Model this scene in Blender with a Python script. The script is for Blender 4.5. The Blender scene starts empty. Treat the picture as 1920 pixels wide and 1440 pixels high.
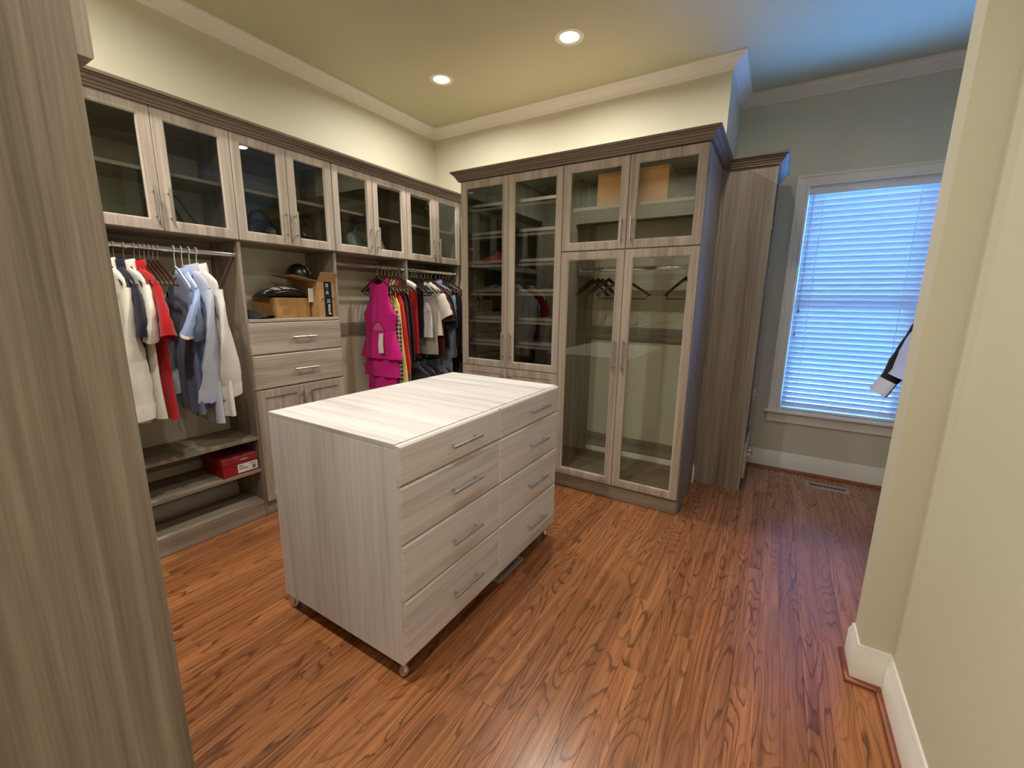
import bpy, bmesh, math, random
from mathutils import Vector, Matrix, noise
PI = math.pi
RND = random.Random(11)
S = bpy.context.scene
COL = S.collection

# ------------------------------------------------------------------ camera, world, exposure, lamps
cam = bpy.data.objects.new('camera', bpy.data.cameras.new('camera')); COL.objects.link(cam)
YAW, PITCH, ROLL, FPX, CAMZ = 0.550197, 0.1963046, 0.0125064, 796.93, 1.5
def cam_matrix():
    ca, sa = math.cos(YAW), math.sin(YAW); cb, sb = math.cos(PITCH), math.sin(PITCH); cc, sc = math.cos(ROLL), math.sin(ROLL)
    Rz = Matrix(((ca, sa, 0), (-sa, ca, 0), (0, 0, 1))); base = Matrix(((1, 0, 0), (0, 0, -1), (0, 1, 0)))
    Rp = Matrix(((1, 0, 0), (0, cb, -sb), (0, sb, cb))); Rr = Matrix(((cc, -sc, 0), (sc, cc, 0), (0, 0, 1)))
    W = Rr @ Rp @ base @ Rz
    M = Matrix((W[0], -W[1], -W[2])).transposed().to_4x4(); M.translation = (0, 0, CAMZ)
    return M
cam.matrix_world = cam_matrix()
cam.data.sensor_width = 36; cam.data.lens = FPX / 1920 * 36; cam.data.clip_start = 0.02
S.camera = cam
S.view_settings.view_transform = 'Standard'; S.view_settings.look = 'None'
S.view_settings.gamma = 1; S.view_settings.use_curve_mapping = False
S.view_settings.exposure = 0.06
S.cycles.max_bounces = 10; S.cycles.diffuse_bounces = 6; S.cycles.glossy_bounces = 5; S.cycles.transparent_max_bounces = 16
S.cycles.sample_clamp_indirect = 6; S.cycles.use_denoising = True
W = bpy.data.worlds.new('sky'); S.world = W; W.use_nodes = True
bg = W.node_tree.nodes['Background']; bg.inputs[0].default_value = (0.105, 0.335, 1.0, 1); bg.inputs[1].default_value = 60.0
LAMP_W, LAMP_COL = 22.5, (1.0, 0.955, 0.88)
LAMPS = [(-2.455, 2.886), (-1.362, 2.886), (-0.262, 2.90), (-2.455, 0.50), (-1.362, 0.50), (-0.262, 0.50), (-0.16, -0.85)]  # last one is an unseen lamp, added to brighten the foreground panel
LAMP_K = [0.92, 0.9, 0.3, 1.0, 1.15, 0.5, 0.5]
for (lx, ly), lk in zip(LAMPS, LAMP_K):
    ld = bpy.data.lights.new('can_lamp', 'AREA'); ld.shape = 'DISK'; ld.size = 0.12; ld.energy = LAMP_W * lk; ld.color = LAMP_COL
    ld.spread = math.radians(165)
    lo = bpy.data.objects.new('can_lamp', ld); COL.objects.link(lo); lo.location = (lx, ly, 3.186)

# ------------------------------------------------------------------ node material helpers
def srgb(r, g, b):
    f = lambda c: (c / 255) / 12.92 if c / 255 <= 0.04045 else ((c / 255 + 0.055) / 1.055) ** 2.4
    return (f(r), f(g), f(b), 1)
class NT:
    def __init__(s, name):
        s.m = bpy.data.materials.new(name); s.m.use_nodes = True; s.t = s.m.node_tree; s.n = s.t.nodes
        s.b = s.n['Principled BSDF']; s.out = s.n['Material Output']
    def node(s, t, **k):
        n = s.n.new(t)
        for a, v in k.items(): setattr(n, a, v)
        return n
    def link(s, a, b): s.t.links.new(a, b)
    def set(s, n, i, v):
        if hasattr(v, 'node'): s.link(v, n.inputs[i])
        else: n.inputs[i].default_value = v
    def math(s, op, a, b=0.0, c=0.0):
        n = s.node('ShaderNodeMath', operation=op); s.set(n, 0, a); s.set(n, 1, b); s.set(n, 2, c); return n.outputs[0]
    def coord(s, scale, rand=0.0, which='Object'):
        tc = s.node('ShaderNodeTexCoord'); v = tc.outputs[which]
        if rand:
            oi = s.node('ShaderNodeObjectInfo')
            cx = s.node('ShaderNodeCombineXYZ')
            s.set(cx, 0, s.math('MULTIPLY', oi.outputs['Random'], rand)); s.set(cx, 1, s.math('MULTIPLY', oi.outputs['Random'], rand * 1.7)); s.set(cx, 2, s.math('MULTIPLY', oi.outputs['Random'], rand * 0.6))
            va = s.node('ShaderNodeVectorMath', operation='ADD'); s.link(v, va.inputs[0]); s.link(cx.outputs[0], va.inputs[1]); v = va.outputs[0]
        m = s.node('ShaderNodeVectorMath', operation='MULTIPLY'); s.link(v, m.inputs[0]); m.inputs[1].default_value = scale
        return m.outputs[0]
    def noise(s, vec, scale=1.0, detail=2.0, rough=0.5, dist=0.0):
        n = s.node('ShaderNodeTexNoise'); s.link(vec, n.inputs['Vector']); n.inputs['Scale'].default_value = scale
        n.inputs['Detail'].default_value = detail; n.inputs['Roughness'].default_value = rough; n.inputs['Distortion'].default_value = dist
        return n.outputs['Fac']
    def ramp(s, fac, stops):
        r = s.node('ShaderNodeValToRGB'); e = r.color_ramp.elements
        while len(e) < len(stops): e.new(0.5)
        for i, (p, c) in enumerate(stops): e[i].position = p; e[i].color = c
        s.link(fac, r.inputs[0]); return r.outputs[0]
    def mix(s, fac, a, b, mode='MIX'):
        n = s.node('ShaderNodeMix', data_type='RGBA', blend_type=mode)
        s.set(n, 0, fac); s.set(n, 6, a); s.set(n, 7, b); return n.outputs[2]
    def bump(s, h, strength=0.2, dist=0.002):
        n = s.node('ShaderNodeBump'); s.link(h, n.inputs['Height']); n.inputs['Strength'].default_value = strength; n.inputs['Distance'].default_value = dist
        s.link(n.outputs[0], s.b.inputs['Normal'])

def plain(name, col, rough=0.5, metal=0.0, bumpk=0.0, var=0.06, sheen=0.0, spec=0.5, bscale=300):
    t = NT(name)
    v = t.coord((1, 1, 1), 3.0)
    f = t.noise(v, 9.0, 3.0)
    d = tuple(c * (1 - var) for c in col[:3]) + (1,); l = tuple(min(1, c * (1 + var)) for c in col[:3]) + (1,)
    t.link(t.ramp(f, [(0.3, d), (0.7, l)]), t.b.inputs['Base Color'])
    t.b.inputs['Roughness'].default_value = rough; t.b.inputs['Metallic'].default_value = metal
    t.b.inputs['Specular IOR Level'].default_value = spec
    if sheen: t.b.inputs['Sheen Weight'].default_value = sheen
    if bumpk: t.bump(t.noise(v, bscale, 2.0), bumpk, 0.001)
    return t.m

def laminate(name, dark, mid, light, axis='z', rough=0.55, rand=9.0, fine=1.0, spread=1.0):
    """printed wood-grain laminate, streaks running along one axis"""
    t = NT(name)
    def sc(a, b): return {'x': (b, a, a), 'y': (a, b, a), 'z': (a, a, b)}[axis]
    n1 = t.noise(t.coord(sc(14, 0.55), rand), 1.0, 3.0, 0.55, 0.4)
    n2 = t.noise(t.coord(sc(70, 1.6), rand), 1.0, 3.0, 0.6, 0.2)
    n3 = t.noise(t.coord(sc(260, 5.0), rand), 1.0, 2.0, 0.6)
    f = t.math('ADD', t.math('MULTIPLY', n1, 0.46), t.math('ADD', t.math('MULTIPLY', n2, 0.36), t.math('MULTIPLY', n3, 0.18 * fine)))
    c = t.ramp(f, [(0.49 - 0.13 * spread, dark), (0.49, mid), (0.49 + 0.13 * spread, light)])
    t.link(c, t.b.inputs['Base Color']); t.b.inputs['Roughness'].default_value = rough
    t.b.inputs['Specular IOR Level'].default_value = 0.35
    t.bump(n3, 0.08, 0.0006)
    return t.m

def oak_plank():
    t = NT('stained_oak')
    oi = t.node('ShaderNodeObjectInfo'); rnd = oi.outputs['Random']
    v = t.coord((10.0, 1.25, 1.0), 37.0)
    broad = t.noise(v, 1.0, 1.0, 0.4, 0.25)
    wob = t.noise(t.coord((40, 5.5, 1), 37.0), 1.0, 3.0, 0.55)
    tc = t.node('ShaderNodeTexCoord'); sx = t.node('ShaderNodeSeparateXYZ'); t.link(tc.outputs['Object'], sx.inputs[0])
    # cathedral figure: contour lines of a long stretched field, tilted so that quarter cuts run straight
    lin = t.math('MULTIPLY', sx.outputs[0], t.math('MULTIPLY_ADD', rnd, 44.0, -14.0))
    val = t.math('ADD', t.math('MULTIPLY', broad, 15.0), t.math('ADD', lin, t.math('MULTIPLY', wob, 0.9)))
    fr = t.math('FRACT', val)
    ring = t.ramp(fr, [(0.0, (0.1, 0.1, 0.1, 1)), (0.06, (1, 1, 1, 1)), (0.16, (0.8, 0.8, 0.8, 1)), (0.30, (0.15, 0.15, 0.15, 1)), (0.6, (0, 0, 0, 1))])
    ringm = t.math('MULTIPLY', ring, t.ramp(t.noise(t.coord((9, 1.3, 1), 51.0), 1.0, 2.0), [(0.40, (0.25, 0.25, 0.25, 1)), (0.56, (1, 1, 1, 1))]))
    pores = t.noise(t.coord((420, 9.0, 1), 37.0), 1.0, 3.0, 0.6)
    streak = t.noise(t.coord((60, 1.2, 1), 37.0), 1.0, 2.0, 0.5)
    base = t.ramp(t.math('ADD', t.math('MULTIPLY', streak, 0.6), t.math('MULTIPLY', pores, 0.4)), [(0.34, srgb(120, 75, 44)), (0.5, srgb(151, 97, 59)), (0.66, srgb(175, 117, 75))])
    tone = t.ramp(rnd, [(0.0, (0.74, 0.70, 0.66, 1)), (0.4, (1, 1, 1, 1)), (0.75, (0.92, 0.86, 0.80, 1)), (1.0, (1.14, 1.12, 1.06, 1))])
    base = t.mix(1.0, base, tone, 'MULTIPLY')
    c = t.mix(t.math('MULTIPLY', ringm, 0.80), base, srgb(72, 37, 21))
    t.link(c, t.b.inputs['Base Color'])
    t.b.inputs['Roughness'].default_value = 0.27; t.b.inputs['Specular IOR Level'].default_value = 0.55
    h = t.math('SUBTRACT', t.math('MULTIPLY', pores, 0.5), t.math('MULTIPLY', ringm, 0.4))
    t.bump(h, 0.10, 0.001)
    return t.m

def wall_paint(name, col, rough=0.55):
    t = NT(name)
    v = t.coord((1, 1, 1))
    f = t.noise(v, 1.3, 2.0)
    d = tuple(c * 0.97 for c in col[:3]) + (1,)
    t.link(t.ramp(f, [(0.35, d), (0.65, col)]), t.b.inputs['Base Color']); t.b.inputs['Roughness'].default_value = rough
    t.b.inputs['Specular IOR Level'].default_value = 0.3
    t.bump(t.noise(v, 220, 2.0), 0.05, 0.0006)
    return t.m

def glass_mat(name, tint, refl=1.0):
    t = NT(name); t.n.remove(t.b)
    tr = t.node('ShaderNodeBsdfTransparent'); tr.inputs[0].default_value = tint
    gl = t.node('ShaderNodeBsdfGlossy'); gl.inputs['Roughness'].default_value = 0.0; gl.inputs[0].default_value = (0.95, 1, 0.97, 1)
    fr = t.node('ShaderNodeFresnel'); ge = t.node('ShaderNodeNewGeometry')
    t.link(t.math('MULTIPLY_ADD', ge.outputs['Backfacing'], 1 / 1.5 - 1.5, 1.5), fr.inputs[0])   # thin pane: same reflectance entering and leaving
    fac = t.math('MULTIPLY', fr.outputs[0], refl); 
    mx = t.node('ShaderNodeMixShader'); t.link(fac, mx.inputs[0]); t.link(tr.outputs[0], mx.inputs[1]); t.link(gl.outputs[0], mx.inputs[2])
    t.link(mx.outputs[0], t.out.inputs[0]); return t.m

def slat_mat():
    t = NT('blind_slat_white')
    t.b.inputs['Base Color'].default_value = srgb(232, 232, 230); t.b.inputs['Roughness'].default_value = 0.45
    tl = t.node('ShaderNodeBsdfTranslucent'); tl.inputs[0].default_value = (0.75, 0.78, 0.80, 1)
    v = t.coord((2, 90, 90), 5.0); t.bump(t.noise(v, 1.0, 2.0), 0.05, 0.0005)
    mx = t.node('ShaderNodeMixShader'); mx.inputs[0].default_value = 0.13
    t.link(t.b.outputs[0], mx.inputs[1]); t.link(tl.outputs[0], mx.inputs[2]); t.link(mx.outputs[0], t.out.inputs[0]); return t.m

def emit_mat(name, col, k):
    t = NT(name); t.b.inputs['Base Color'].default_value = col; t.b.inputs['Emission Color'].default_value = col; t.b.inputs['Emission Strength'].default_value = k; return t.m

def gingham(name, dark, light, sq):
    t = NT(name)
    v = t.coord((1 / sq, 0.0, 1 / sq)); sx = t.node('ShaderNodeSeparateXYZ'); t.link(v, sx.inputs[0])
    a = t.math('GREATER_THAN', t.math('FRACT', t.math('MULTIPLY', sx.outputs[0], 0.5)), 0.5)
    b = t.math('GREATER_THAN', t.math('FRACT', t.math('MULTIPLY', sx.outputs[2], 0.5)), 0.5)
    f = t.math('MULTIPLY', t.math('ADD', a, b), 0.5)
    mid = tuple((p + q) / 2 * 0.8 for p, q in zip(dark, light))
    t.link(t.ramp(f, [(0.0, light), (0.5, mid[:3] + (1,)), (1.0, dark)]), t.b.inputs['Base Color']); t.b.inputs['Roughness'].default_value = 0.85
    return t.m

def tie_dye():
    t = NT('print_knit'); v = t.coord((1, 1, 1))
    f = t.noise(v, 7.0, 2.0, 0.5, 0.6)
    c = t.ramp(f, [(0.3, srgb(225, 215, 208)), (0.45, srgb(196, 200, 200)), (0.55, srgb(214, 196, 190)), (0.63, srgb(222, 120, 118)), (0.75, srgb(205, 205, 205))])
    t.link(c, t.b.inputs['Base Color']); t.b.inputs['Roughness'].default_value = 0.85; return t.m

def cardboard(name, d, l):
    t = NT(name); v = t.coord((1, 1, 1), 3.0)
    f = t.math('ADD', t.math('MULTIPLY', t.noise(v, 6, 3), 0.7), t.math('MULTIPLY', t.noise(t.coord((300, 300, 20)), 1, 2), 0.3))
    t.link(t.ramp(f, [(0.35, d), (0.65, l)]), t.b.inputs['Base Color']); t.b.inputs['Roughness'].default_value = 0.8; t.b.inputs['Specular IOR Level'].default_value = 0.2; return t.m

T_D, T_M, T_L = srgb(114, 102, 88), srgb(141, 128, 112), srgb(163, 151, 135)
D_D, D_M, D_L = srgb(140, 127, 113), srgb(167, 153, 139), srgb(188, 175, 161)
I_D, I_M, I_L = srgb(174, 167, 160), srgb(209, 203, 197), srgb(226, 221, 216)
M = dict(
    pan_z=laminate('taupe_laminate_upright', T_D, T_M, T_L, 'z'),
    pan_x=laminate('taupe_laminate_lengthwise', T_D, T_M, T_L, 'x'),
    door_z=laminate('taupe_door_upright', D_D, D_M, D_L, 'z'),
    door_x=laminate('taupe_door_lengthwise', D_D, D_M, D_L, 'x'),
    crown_x=laminate('taupe_crown', srgb(92, 78, 66), srgb(112, 97, 83), srgb(130, 115, 100), 'x'),
    crown_y=laminate('taupe_crown_across', srgb(92, 78, 66), srgb(112, 97, 83), srgb(130, 115, 100), 'y'),
    isl_z=laminate('pale_laminate_upright', I_D, I_M, I_L, 'z', spread=1.5),
    isl_x=laminate('pale_laminate_lengthwise', I_D, I_M, I_L, 'x', spread=1.4),
    isl_y=laminate('pale_laminate_across', I_D, I_M, I_L, 'y', 0.4),
    oak=oak_plank(),
    shoe=plain('stained_molding', srgb(128, 66, 38), 0.35, var=0.15),
    wall=wall_paint('cream_wall_paint', srgb(211, 206, 184)),
    ceil=wall_paint('ceiling_paint', srgb(200, 195, 163), 0.6),
    trim=plain('white_trim_paint', srgb(232, 228, 218), 0.35, var=0.015),
    steel=plain('brushed_nickel', srgb(206, 201, 194), 0.3, 1.0, var=0.03),
    chrome=plain('chrome_rod', srgb(215, 215, 215), 0.14, 1.0, var=0.02),
    glass=glass_mat('cabinet_glass', (0.95, 0.97, 0.94, 1), 1.0),
    shade_glass=glass_mat('shaded_cabinet_glass', (0.80, 0.82, 0.80, 1), 1.0),  # same cabinet glass, darker tint puts the shade of the interiors into its colour
    pane=glass_mat('window_glass', (0.94, 0.97, 0.96, 1)),
    slat=slat_mat(),
    white_plastic=plain('white_plastic', srgb(235, 235, 232), 0.35, var=0.01),
    vent=plain('painted_register', srgb(170, 160, 145), 0.45, 0.2),
    dark=plain('dark_gap', srgb(22, 19, 17), 0.8),
    lens=emit_mat('lamp_lens', (1.0, 0.9, 0.72, 1), 14.0),
    wood_hanger=plain('espresso_hanger_wood', srgb(58, 36, 25), 0.28, var=0.2),
    black_plastic=plain('black_plastic', srgb(14, 14, 16), 0.25),
    card=cardboard('brown_cardboard', srgb(150, 112, 66), srgb(176, 136, 84)),
    card2=cardboard('kraft_cardboard', srgb(160, 122, 80), srgb(178, 138, 94)), card3=cardboard('tan_cardboard', srgb(186, 126, 78), srgb(202, 142, 92)), card_dark=cardboard('worn_tape_patch', srgb(138, 100, 58), srgb(156, 116, 70)),
    tape=plain('navy_tape', srgb(26, 30, 40), 0.3),
    ink=plain('white_print', srgb(230, 230, 226), 0.5, var=0.01),
    mailer=plain('navy_mailer_film', srgb(30, 31, 40), 0.28, bumpk=0.4, bscale=40),
    red_box=plain('red_shoebox_board', srgb(150, 22, 26), 0.5),
    red_lid=plain('red_shoebox_lid', srgb(140, 40, 46), 0.5),
    paper=plain('label_paper', srgb(225, 220, 212), 0.6, var=0.02),
    grey_ink=plain('grey_print', srgb(120, 118, 114), 0.6),
    brown_leather=plain('brown_leather', srgb(62, 40, 30), 0.35, bumpk=0.4, var=0.2),
    black_leather=plain('black_leather', srgb(26, 24, 26), 0.3, bumpk=0.4),
    grey_leather=plain('grey_leather', srgb(150, 152, 152), 0.45, bumpk=0.3),
    helmet=plain('black_helmet_shell', srgb(14, 14, 15), 0.3),
    cap_cloth=plain('dark_cap_cloth', srgb(32, 34, 42), 0.85, bumpk=0.3),
)
def cloth(name, col, var=0.05): return plain(name, col, 0.88, bumpk=0.25, var=var, sheen=0.15, spec=0.2, bscale=500)
F = dict(white=cloth('white_cotton', srgb(226, 220, 205)), navy=cloth('navy_cotton', srgb(30, 30, 46)), ivory=cloth('ivory_cotton', srgb(220, 214, 200)),
    red=cloth('red_pique', srgb(176, 24, 26)), slate=cloth('slate_blue_jersey', srgb(100, 111, 138)), sky=cloth('sky_blue_pique', srgb(158, 180, 222)),
    pale=cloth('pale_blue_oxford', srgb(186, 192, 208)), cream=cloth('cream_shirt', srgb(226, 220, 212)), pink=cloth('fuchsia_crepe', srgb(196, 28, 122)),
    pinklight=cloth('rose_lining', srgb(206, 84, 136)), yellow=cloth('pale_yellow_satin', srgb(226, 206, 122)), coral=cloth('coral_red', srgb(204, 58, 48)),
    wine=cloth('wine_knit', srgb(82, 30, 42)), black=cloth('black_cloth', srgb(16, 15, 18)), grey=cloth('warm_grey_cloth', srgb(176, 168, 156)),
    offwhite=cloth('off_white_tee', srgb(226, 214, 202)), blue_grey=cloth('blue_grey_chambray', srgb(132, 140, 160)), charcoal=cloth('charcoal_twill', srgb(62, 64, 70)),
    brown=cloth('mauve_brown_knit', srgb(120, 92, 88)), scarlet=cloth('scarlet_crepe', srgb(190, 26, 30)), ging=gingham('gingham_check', srgb(20, 18, 22), srgb(216, 190, 170), 0.018), dye=tie_dye(),
    lav=cloth('lavender_blue_shirt', srgb(170, 180, 222)))

# ------------------------------------------------------------------ mesh builders
class MB:
    def __init__(s): s.v = []; s.f = []
    def box(s, x0, x1, y0, y1, z0, z1):
        b = len(s.v)
        s.v += [(x0, y0, z0), (x1, y0, z0), (x1, y1, z0), (x0, y1, z0), (x0, y0, z1), (x1, y0, z1), (x1, y1, z1), (x0, y1, z1)]
        s.f += [tuple(b + i for i in q) for q in ((0, 3, 2, 1), (4, 5, 6, 7), (0, 1, 5, 4), (1, 2, 6, 5), (2, 3, 7, 6), (3, 0, 4, 7))]
        return s
    def loft(s, loops, cap0=True, cap1=True, closed=True):
        b = len(s.v); n = len(loops[0])
        for L in loops: s.v += [tuple(p) for p in L]
        for i in range(len(loops) - 1):
            for j in range(n if closed else n - 1):
                k = (j + 1) % n
                s.f.append((b + i * n + j, b + i * n + k, b + (i + 1) * n + k, b + (i + 1) * n + j))
        if cap0: s.f.append(tuple(b + j for j in reversed(range(n))))
        if cap1: s.f.append(tuple(b + (len(loops) - 1) * n + j for j in range(n)))
        return s
    def tube(s, pts, r, n=8, cap=True):
        pts = [Vector(p) for p in pts]; loops = []; up = None
        rs = r if isinstance(r, (list, tuple)) else [r] * len(pts)
        for i, p in enumerate(pts):
            d = (pts[min(i + 1, len(pts) - 1)] - pts[max(i - 1, 0)]).normalized()
            if up is None: up = Vector((0, 0, 1)) if abs(d.z) < 0.9 else Vector((1, 0, 0))
            a = d.cross(up).normalized(); up = a.cross(d).normalized()
            loops.append([p + a * math.cos(2 * PI * k / n) * rs[i] + up * math.sin(2 * PI * k / n) * rs[i] for k in range(n)])
        return s.loft(loops, cap, cap)
    def lathe(s, prof, cx=0, cy=0, n=16, cap0=False, cap1=False):
        return s.loft([[(cx + r * math.cos(2 * PI * k / n), cy + r * math.sin(2 * PI * k / n), z) for k in range(n)] for r, z in prof], cap0, cap1)
    def rings(s, x0, x1, z0, z1, prof, cap=False, closed=False):
        """mitred rectangular frame in the XZ plane; prof = (inset, y)"""
        loops = [[(x0 + d, y, z0 + d), (x1 - d, y, z0 + d), (x1 - d, y, z1 - d), (x0 + d, y, z1 - d)] for d, y in prof]
        if closed: loops.append(loops[0])
        return s.loft(loops, False, cap)
    def sweep(s, prof, path, closed=False):
        """profile (out, z) swept along an XY path, out = right of travel, mitred corners"""
        P = [Vector((p[0], p[1])) for p in path]; n = len(P); loops = []
        for i in range(n):
            a = P[i] - P[i - 1] if (i > 0 or closed) else P[1] - P[0]
            b = P[(i + 1) % n] - P[i] if (i < n - 1 or closed) else P[i] - P[i - 1]
            na = Vector((a.y, -a.x)).normalized(); nb = Vector((b.y, -b.x)).normalized()
            m = (na + nb); m = m / max(1e-6, m.dot(na))
            loops.append([(P[i].x + m.x * o, P[i].y + m.y * o, z) for o, z in prof])
        if closed: loops.append(loops[0])
        return s.loft(loops, not closed, not closed)

def obj(name, mb, mat, parent=None, bevel=0.0, smooth=None, loc=None):
    me = bpy.data.meshes.new(name); me.from_pydata(mb.v, [], mb.f)
    bm = bmesh.new(); bm.from_mesh(me)
    if bevel:
        bmesh.ops.remove_doubles(bm, verts=bm.verts, dist=1e-6)
        bmesh.ops.bevel(bm, geom=list(bm.edges), offset=bevel, segments=1, affect='EDGES', clamp_overlap=True)
    bmesh.ops.recalc_face_normals(bm, faces=bm.faces)
    bm.to_mesh(me); bm.free()
    if mat: me.materials.append(mat)
    if smooth:
        me.shade_smooth()
        me.set_sharp_from_angle(angle=math.radians(smooth))
    o = bpy.data.objects.new(name, me); COL.objects.link(o)
    if parent: o.parent = parent
    if loc: o.location = loc
    return o
def tag(o, label, cat, group=None):
    o['label'] = label; o['category'] = cat
    if group: o['group'] = group
    return o
def thing(name, label, cat, loc=(0, 0, 0), rz=0.0, group=None):
    o = bpy.data.objects.new(name, None); COL.objects.link(o); o.location = loc; o.rotation_euler = (0, 0, rz); o.empty_display_size = 0.05
    return tag(o, label, cat, group)
def struct(name, mb, mat, bevel=0.0, parent=None, smooth=None):
    o = obj(name, mb, mat, parent, bevel, smooth)
    if not parent: o['kind'] = 'structure'
    return o
def kids(o): return [c for c in bpy.data.objects if c.parent == o]
def dup(root, loc, rz=None, label=None, group=None):
    ch = kids(root)
    r = root.copy(); COL.objects.link(r); r.location = loc
    if rz is not None: r.rotation_euler = (0, 0, rz)
    if label: r['label'] = label
    if group: r['group'] = group
    for c in ch:
        gs = kids(c)
        d = c.copy(); COL.objects.link(d); d.parent = r
        for g in gs:
            e = g.copy(); COL.objects.link(e); e.parent = d
    return r
B = lambda *a: MB().box(*a)

# ------------------------------------------------------------------ room dimensions
XL, YB, YW, ZC = -3.24, 3.68, 4.43, 3.19       # left wall, back wall, window wall, ceiling
XS, XR, XA = -0.462, 0.527, 1.22                # return wall, right wall by the camera, alcove wall
Y0, YH = -0.14, -1.6
SY0, SY1, SX = 1.985, 2.115, 0.43               # the short stub wall on the right
WX0, WX1, WZ0, WZ1 = 0.107, 0.92, 0.555, 2.43   # window opening
T = 0.12

struct('wall_left', B(XL - T, XL, Y0 - T, YB, 0, ZC), M['wall'])
struct('wall_back', B(XL - T, XS, YB, YB + T, 0, ZC), M['wall'])
struct('wall_return', B(XS - T, XS, YB + T, YW + T, 0, ZC), M['wall'])
mb = MB(); mb.box(XS, WX0, YW, YW + T, 0, ZC); mb.box(WX1, XA + T, YW, YW + T, 0, ZC); mb.box(WX0, WX1, YW, YW + T, 0, WZ0); mb.box(WX0, WX1, YW, YW + T, WZ1, ZC)
struct('wall_window', mb, M['wall'])
struct('wall_alcove', B(XA, XA + T, SY1, YW, 0, ZC), M['wall'])
struct('wall_stub', B(SX, XA + T, SY0, SY1, 0, ZC), M['wall'])
struct('wall_right', B(XR, XR + T, YH, SY0, 0, ZC), M['wall'])
struct('wall_near', B(XL, -0.86, Y0 - T, Y0, 0, ZC), M['wall'])
struct('wall_hall', B(-0.98, -0.86, YH, Y0 - T, 0, ZC), M['wall'])
struct('wall_entry', B(-0.98, XR + T, YH - T, YH, 0, ZC), M['wall'])
# ceiling with real cut-outs for the recessed lamps
h = 0.062
xs = sorted({XL - T, XA + T} | {x + d for x, y in LAMPS for d in (-h, h)}); ys = sorted({YH - T, YW + T} | {y + d for x, y in LAMPS for d in (-h, h)})
mb = MB()
for i in range(len(xs) - 1):
    for j in range(len(ys) - 1):
        cx, cy = (xs[i] + xs[i + 1]) / 2, (ys[j] + ys[j + 1]) / 2
        if any(abs(cx - x) < h and abs(cy - y) < h for x, y in LAMPS): continue
        mb.box(xs[i], xs[i + 1], ys[j], ys[j + 1], ZC, ZC + 0.012)
struct('ceiling', mb, M['ceil'])
struct('trim_attic_cover', B(XL - T, XA + T, YH - T, YW + T, ZC + 0.14, ZC + 0.16), M['ceil'])

# floor: slab and separate oak planks
floor = struct('floor', B(XL - T, XA + T, YH - T, YW + T, -0.05, -0.012), M['dark'])
PW = 0.0826
plank_mesh = {}
def plank(L):
    if L not in plank_mesh:
        g, e, hh = 0.00015, 0.0009, 0.012
        mb = MB()
        w = PW / 2 - g; l = L / 2 - g
        lp = lambda a, z: [(-w + a, -l + a, z), (w - a, -l + a, z), (w - a, l - a, z), (-w + a, l - a, z)]
        mb.loft([lp(0, -hh), lp(0, -e), lp(e * 0.8, 0)], False, True)
        o = obj('plank', mb, M['oak'], floor); plank_mesh[L] = o.data
        return o
    o = bpy.data.objects.new('plank', plank_mesh[L]); COL.objects.link(o); o.parent = floor
    return o
x = -1.147 + PW / 2 - PW * 21
while x < XA:
    lo_y, hi_y = (-0.25, YW) if x < XR else (SY1 - 0.02, YW)
    if x < -2.9: x += PW; continue
    y = lo_y - RND.choice([0.0, 0.15, 0.3, 0.45, 0.6, 0.75])
    while y < hi_y:
        L = RND.choice([0.9, 1.2, 1.2, 1.5, 1.8])
        if y + L > lo_y + 0.05:
            o = plank(L); o.location = (x, y + L / 2, 0)
            if y + L > hi_y + 0.1: pass
        y += L
    x += PW
# hall floor behind the camera continues as one slab
struct('trim_hall_floor', B(-0.86, XR, YH, -0.25, -0.012, -0.001), M['shoe'])

# crown moulding, baseboards
crown = [(0, 3.105), (0.010, 3.105), (0.012, 3.112), (0.020, 3.118), (0.020, 3.123), (0.028, 3.128), (0.045, 3.142), (0.066, 3.158), (0.078, 3.174), (0.086, 3.178), (0.086, ZC - 0.0005), (0, ZC - 0.0005)]
struct('trim_1', MB().sweep(crown, [(XL, Y0), (XL, YB), (XS, YB), (XS, YW), (XA, YW), (XA, SY1), (SX, SY1), (SX, SY0), (XR, SY0), (XR, YH)]), M['trim'])
base = [(0, 0), (0.016, 0), (0.016, 0.128), (0.013, 0.133), (0.013, 0.140), (0.009, 0.146), (0.009, 0.158), (0.005, 0.166), (0, 0.166)]
shoe = [(0.016, 0), (0.034, 0), (0.034, 0.008), (0.029, 0.016), (0.022, 0.02), (0.016, 0.021)]
for nm, path in (('window', [(XS, YB + 0.005), (XS, YW), (XA, YW), (XA, SY1), (SX, SY1), (SX, SY0), (XR, SY0), (XR, YH)]), ('left', [(XL, 0.2), (XL, YB)]), ('back', [(XL + 0.02, YB), (XS, YB), (XS, YB + 0.006)])):
    bo = struct('baseboard_' + nm, MB().sweep(base, path), M['trim'], smooth=35)
    if nm == 'window': obj('shoe_molding', MB().sweep(shoe, path), M['shoe'], bo, smooth=50)

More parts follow.
